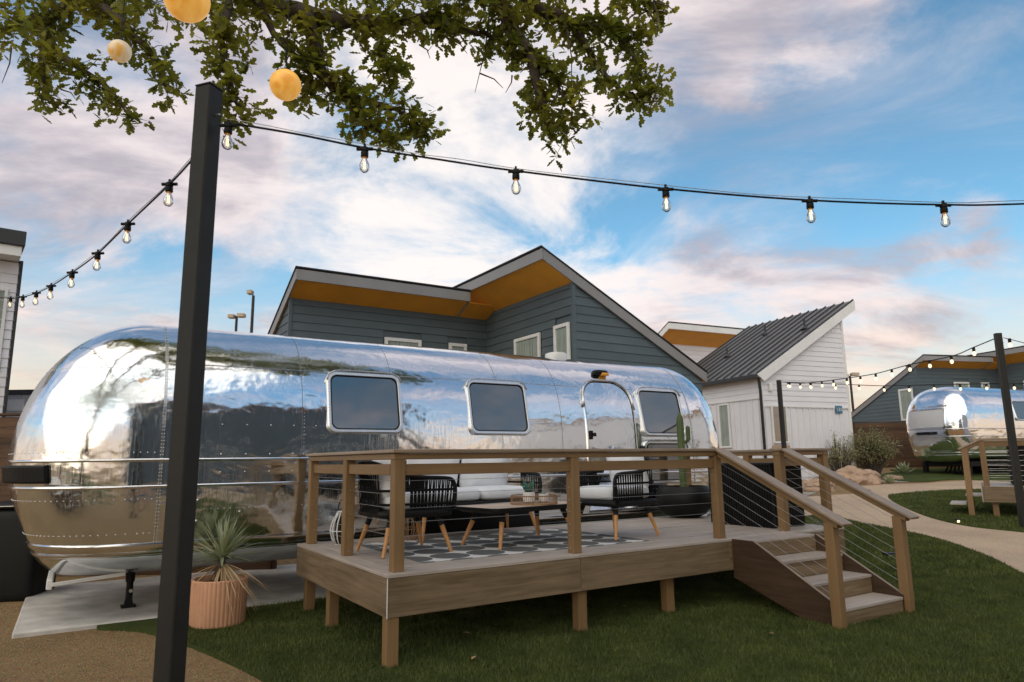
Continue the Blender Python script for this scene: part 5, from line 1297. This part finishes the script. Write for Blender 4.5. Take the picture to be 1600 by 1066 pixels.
for pre, vis, r0 in limbs:
    P = [Vector(p) for p in pre] + [at(*v) for v in vis]; n_ = len(P); fine = []
    for i in range(n_ - 1):
        p0, p1, p2, p3 = P[max(i - 1, 0)], P[i], P[i + 1], P[min(i + 2, n_ - 1)]
        for j in range(5):
            s_ = j / 5; fine.append(.5 * ((2 * p1) + (p2 - p0) * s_ + (2 * p0 - 5 * p1 + 4 * p2 - p3) * s_ * s_ + (3 * p1 - p0 - 3 * p2 + p3) * s_ ** 3) + Vector((q.gauss(0, .012), q.gauss(0, .012), q.gauss(0, .012))))
    fine.append(P[-1]); k = len(fine)
    MB().tube([p - O0 for p in fine], [max(.007, 1.35 * r0 * (1 - i / k) ** .6) for i in range(k)], 8).build('limb', 'bark', oak, smooth=True)
    vis_pts = fine[5 * len(pre):] if pre else fine
    tips.append((vis_pts, 1.))
twm = MB(); clus = []
def twig_from(p, d, L):
    pts = [p]; dd = Vector(d).normalized()
    for i in range(4):
        dd = (dd + Vector((q.gauss(0, .25), q.gauss(0, .25), q.gauss(-.08, .22)))).normalized(); pts.append(pts[-1] + dd * L / 4)
    twm.tube([x - O0 for x in pts], [.006, .005, .004, .003, .002], 4, False); return pts
for pts_, dn in tips:
    for i in range(1, len(pts_)):
        for rep in range(2):
            p = pts_[i - 1].lerp(pts_[i], q.random()); along = (pts_[i] - pts_[i - 1]).normalized()
            d = along * .6 + Vector((q.gauss(0, .7), q.gauss(0, .7), q.gauss(-.1, .6))); tw = twig_from(p, d, q.uniform(.14, .30))
            for t_ in tw[1:]: clus.append((t_, q.randint(1, 3)))
            clus.append((tw[-1], 4))
# the dense part of the crown along the top edge and above the frame, back over the trunk
for i in range(560):
    px = q.uniform(-60, 950); top = 42 if px < 640 else 22
    py = q.uniform(-230, top - 8 + 22 * math.sin(px * .031) * math.sin(px * .013)); 
    if 640 < px and py > 12 + 14 * math.sin(px * .05): continue
    p = at(px, py, q.uniform(6.2, 7.7)); tw = twig_from(p, (q.gauss(0, 1), q.gauss(0, 1), q.gauss(0, .6)), q.uniform(.15, .35))
    for t_ in tw[1:]: clus.append((t_, q.randint(2, 4)))
for i in range(1100):
    p = Vector((q.gauss(-3.4, 2.3), q.gauss(-.6, 2.2), q.gauss(6.2, .7)))
    if p.y > 3.0 and p.z < 1.5 + p.y * .72: continue
    if p.z < 4.6: continue
    for k in range(4): clus.append((p + Vector((q.gauss(0, .18), q.gauss(0, .18), q.gauss(0, .12))), 3))
for (a, b) in (((764, 25), (742, 145)), ((750, 115), (786, 138)), ((655, 70), (672, 92)), ((1022, 4), (1025, 50)), ((1024, 4), (1056, 20)), ((885, 40), (893, 145)), ((18, 75), (3, 130)), ((95, 140), (118, 155)), ((800, 118), (790, 145)), ((700, 60), (730, 84))):
    pa, pb = at(*a, 7.0), at(*b, 7.0); m = pa.lerp(pb, .5) + Vector((.03, 0, .02)); twm.tube([pa - O0, m - O0, pb - O0], [.010, .007, .003], 5)
twm.build('twig', 'bark', oak, kind='stuff')
half = [(0, 0), (.05, .12), (.16, .20), (.10, .32), (.26, .46), (.13, .56), (.30, .74), (.17, .80), (.14, .95), (0, 1.02)]
tv = [(x, y, .10 * x) for x, y in half] + [(-x, y, .10 * x) for x, y in half[1:-1]]
nh = len(half)
tf = [tuple(range(nh)), (0, nh - 1) + tuple(range(nh + nh - 3, nh - 1, -1))]
Lv, Lf, singles = [], [], []; tv_np = np.array(tv)
for (c, n_) in clus:
    for k in range(n_):
        d = Vector((q.gauss(0, 1), q.gauss(0, 1), q.gauss(-.25, .8))).normalized(); s_ = q.uniform(.085, .145)
        side_ = d.cross(Vector((q.gauss(0, .5), q.gauss(0, .5), 1))).normalized(); nn = side_.cross(d)
        pos = c + d * .02 + Vector((q.gauss(0, .02), q.gauss(0, .02), q.gauss(0, .02)))
        Mx = np.array([[side_.x, side_.y, side_.z], [d.x, d.y, d.z], [nn.x, nn.y, nn.z]]) * s_
        singles.append((pos, Mx))
def in_view(p):
    v = p - Vector((0, 0, EYE)); f = v.dot(fw)
    return f > .5 and abs(v.dot(right)) < f * .75 and abs(v.dot(up)) < f * .5
order = sorted(range(len(singles)), key=lambda i: (not in_view(singles[i][0]), singles[i][0].length))
leaf_me = MB().add(tv, tf).mesh('leaf', M['oak_leaf'])
crown_v, crown_f = [], []
for i in order[300:]:
    pos, Mx = singles[i]; o_ = len(crown_v); crown_v += (tv_np @ Mx + np.array(pos - O0)).tolist(); crown_f += [tuple(j + o_ for j in f) for f in tf]
me = bpy.data.meshes.new('crown'); me.from_pydata(crown_v, [], crown_f); me.materials.append(M['oak_leaf']); link('crown', me, oak, 'stuff')
for i in order[:300]:
    pos, Mx = singles[i]; o = link('leaf', leaf_me, oak); m3 = Matrix(Mx.T.tolist()); o.matrix_local = Matrix.Translation(pos - O0) @ m3.to_4x4()
def globe(label, px, py, Y, r_, mat, up_px):
    p = at(px, py, Y); t = thing('globe_lantern', label, 'lantern', p, 0, 'globe lanterns hung in the oak')
    MB().superq((0, 0, 0), (2 * r_, 2 * r_, 2 * r_), 1., 1., nu=40, nv=24).build('globe', mat, t, smooth=True)
    MB().lathe([(.03, r_ - .006), (.03, r_ + .02), (.012, r_ + .03), (.001, r_ + .03)], 12).build('cap', 'black_metal', t); MB().tube([(0, 0, r_ + .02), (0, 0, r_ + .9)], .004, 5).build('cord', 'black', t)
globe('amber globe lantern hanging right of the foreground pole', 446, 133, 6.0, .146, 'lantern_amber', 0); globe('amber globe lantern cut by the top edge of the photo', 292, -1, 4.3, .153, 'lantern_amber', 0)
globe('pale cream globe lantern with an orange glow in the left branches', 187, 80, 6.2, .108, 'lantern_pale', 0)

# ------------------------------------------------------------------ turf blades and loose gravel near the camera
def inpoly(x, y, poly):
    r_ = np.zeros(len(x), bool); n = len(poly)
    for i in range(n):
        x0, y0 = poly[i]; x1, y1 = poly[(i + 1) % n]; c = ((y0 > y) != (y1 > y)) & (x < (x1 - x0) * (y - y0) / (y1 - y0 + 1e-12) + x0); r_ ^= c
    return r_
rs = np.random.RandomState(4)
def terv(x, y):
    t = np.clip((x - 3.4) / 3.0, 0, 1); return .05 * np.log1p(np.exp(y - 8)) * t * t * (3 - 2 * t)
def blades(name, poly, n, box, h, wd, mat, label):
    x = rs.uniform(box[0], box[1], n); y = rs.uniform(box[2], box[3], n); k = inpoly(x, y, poly) & (np.abs(x) < .85 * y + .3); x, y = x[k], y[k]; n = len(x)
    a = rs.uniform(0, 6.283, n); ln = rs.normal(0, .35, (n, 2)); hh = h * rs.uniform(.55, 1.25, n); z = terv(x, y) + .028
    dx, dy = np.cos(a) * wd, np.sin(a) * wd
    V = np.empty((n, 3, 3), np.float32); V[:, 0] = np.c_[x - dx, y - dy, z]; V[:, 1] = np.c_[x + dx, y + dy, z]; V[:, 2] = np.c_[x + ln[:, 0] * hh, y + ln[:, 1] * hh, z + hh]
    me = bpy.data.meshes.new(name); me.vertices.add(3 * n); me.vertices.foreach_set('co', V.ravel()); me.loops.add(3 * n); me.loops.foreach_set('vertex_index', np.arange(3 * n, dtype=np.int32))
    me.polygons.add(n); me.polygons.foreach_set('loop_start', np.arange(0, 3 * n, 3, dtype=np.int32)); me.update(); me.validate(); me.materials.append(M[mat])
    o = link(name, me, None, 'stuff'); tag(o, label, 'grass'); return o
blades('grass', lawn, 300000, (-3.2, 6.5, 3.2, 8.5), .030, .0032, 'blade', 'short dark green artificial turf around the near deck')
blades('grass', lawn, 130000, (2.5, 9, 8.5, 15), .034, .006, 'blade', 'green turf right of the near deck up to the path')
blades('grass', island, 110000, (7, 15, 10, 19.5), .036, .008, 'blade', 'green turf of the rounded far lawn beside the path')
n = 26000; x = rs.uniform(-6, 1.5, n); y = rs.uniform(3.2, 9.5, n); k = ~inpoly(x, y, lawn) & (np.abs(x) < .85 * y + .3); x, y = x[k], y[k]
uu, ww = (x - CX) * U.x + (y - CY) * U.y, (x - CX) * W.x + (y - CY) * W.y; k = ~((uu > -2.4) & (ww > 2.84)); x, y = x[k], y[k]; n = len(x)
gv = np.array([(1, 0, 0), (-.5, .8, 0), (-.5, -.8, 0), (.1, .05, .9)]); ang = rs.uniform(0, 6.28, n); sz = rs.uniform(.003, .0095, n)
ca, sa = np.cos(ang), np.sin(ang); V = np.empty((n, 4, 3)); 
for i in range(4): V[:, i] = np.c_[x + sz * (gv[i, 0] * ca - gv[i, 1] * sa), y + sz * (gv[i, 0] * sa + gv[i, 1] * ca), .001 + sz * gv[i, 2]]
F = np.array([(0, 1, 3), (1, 2, 3), (2, 0, 3)]); F = (F[None] + 4 * np.arange(n)[:, None, None]).reshape(-1, 3)
me = bpy.data.meshes.new('gravel'); me.from_pydata(V.reshape(-1, 3).tolist(), [], F.tolist()); me.materials.append(paint('loose gravel', (.36, .24, .14), .95, .3, 30, .3, 90)); o = link('gravel', me, None, 'stuff'); tag(o, 'loose tan gravel scattered in the left foreground', 'gravel')
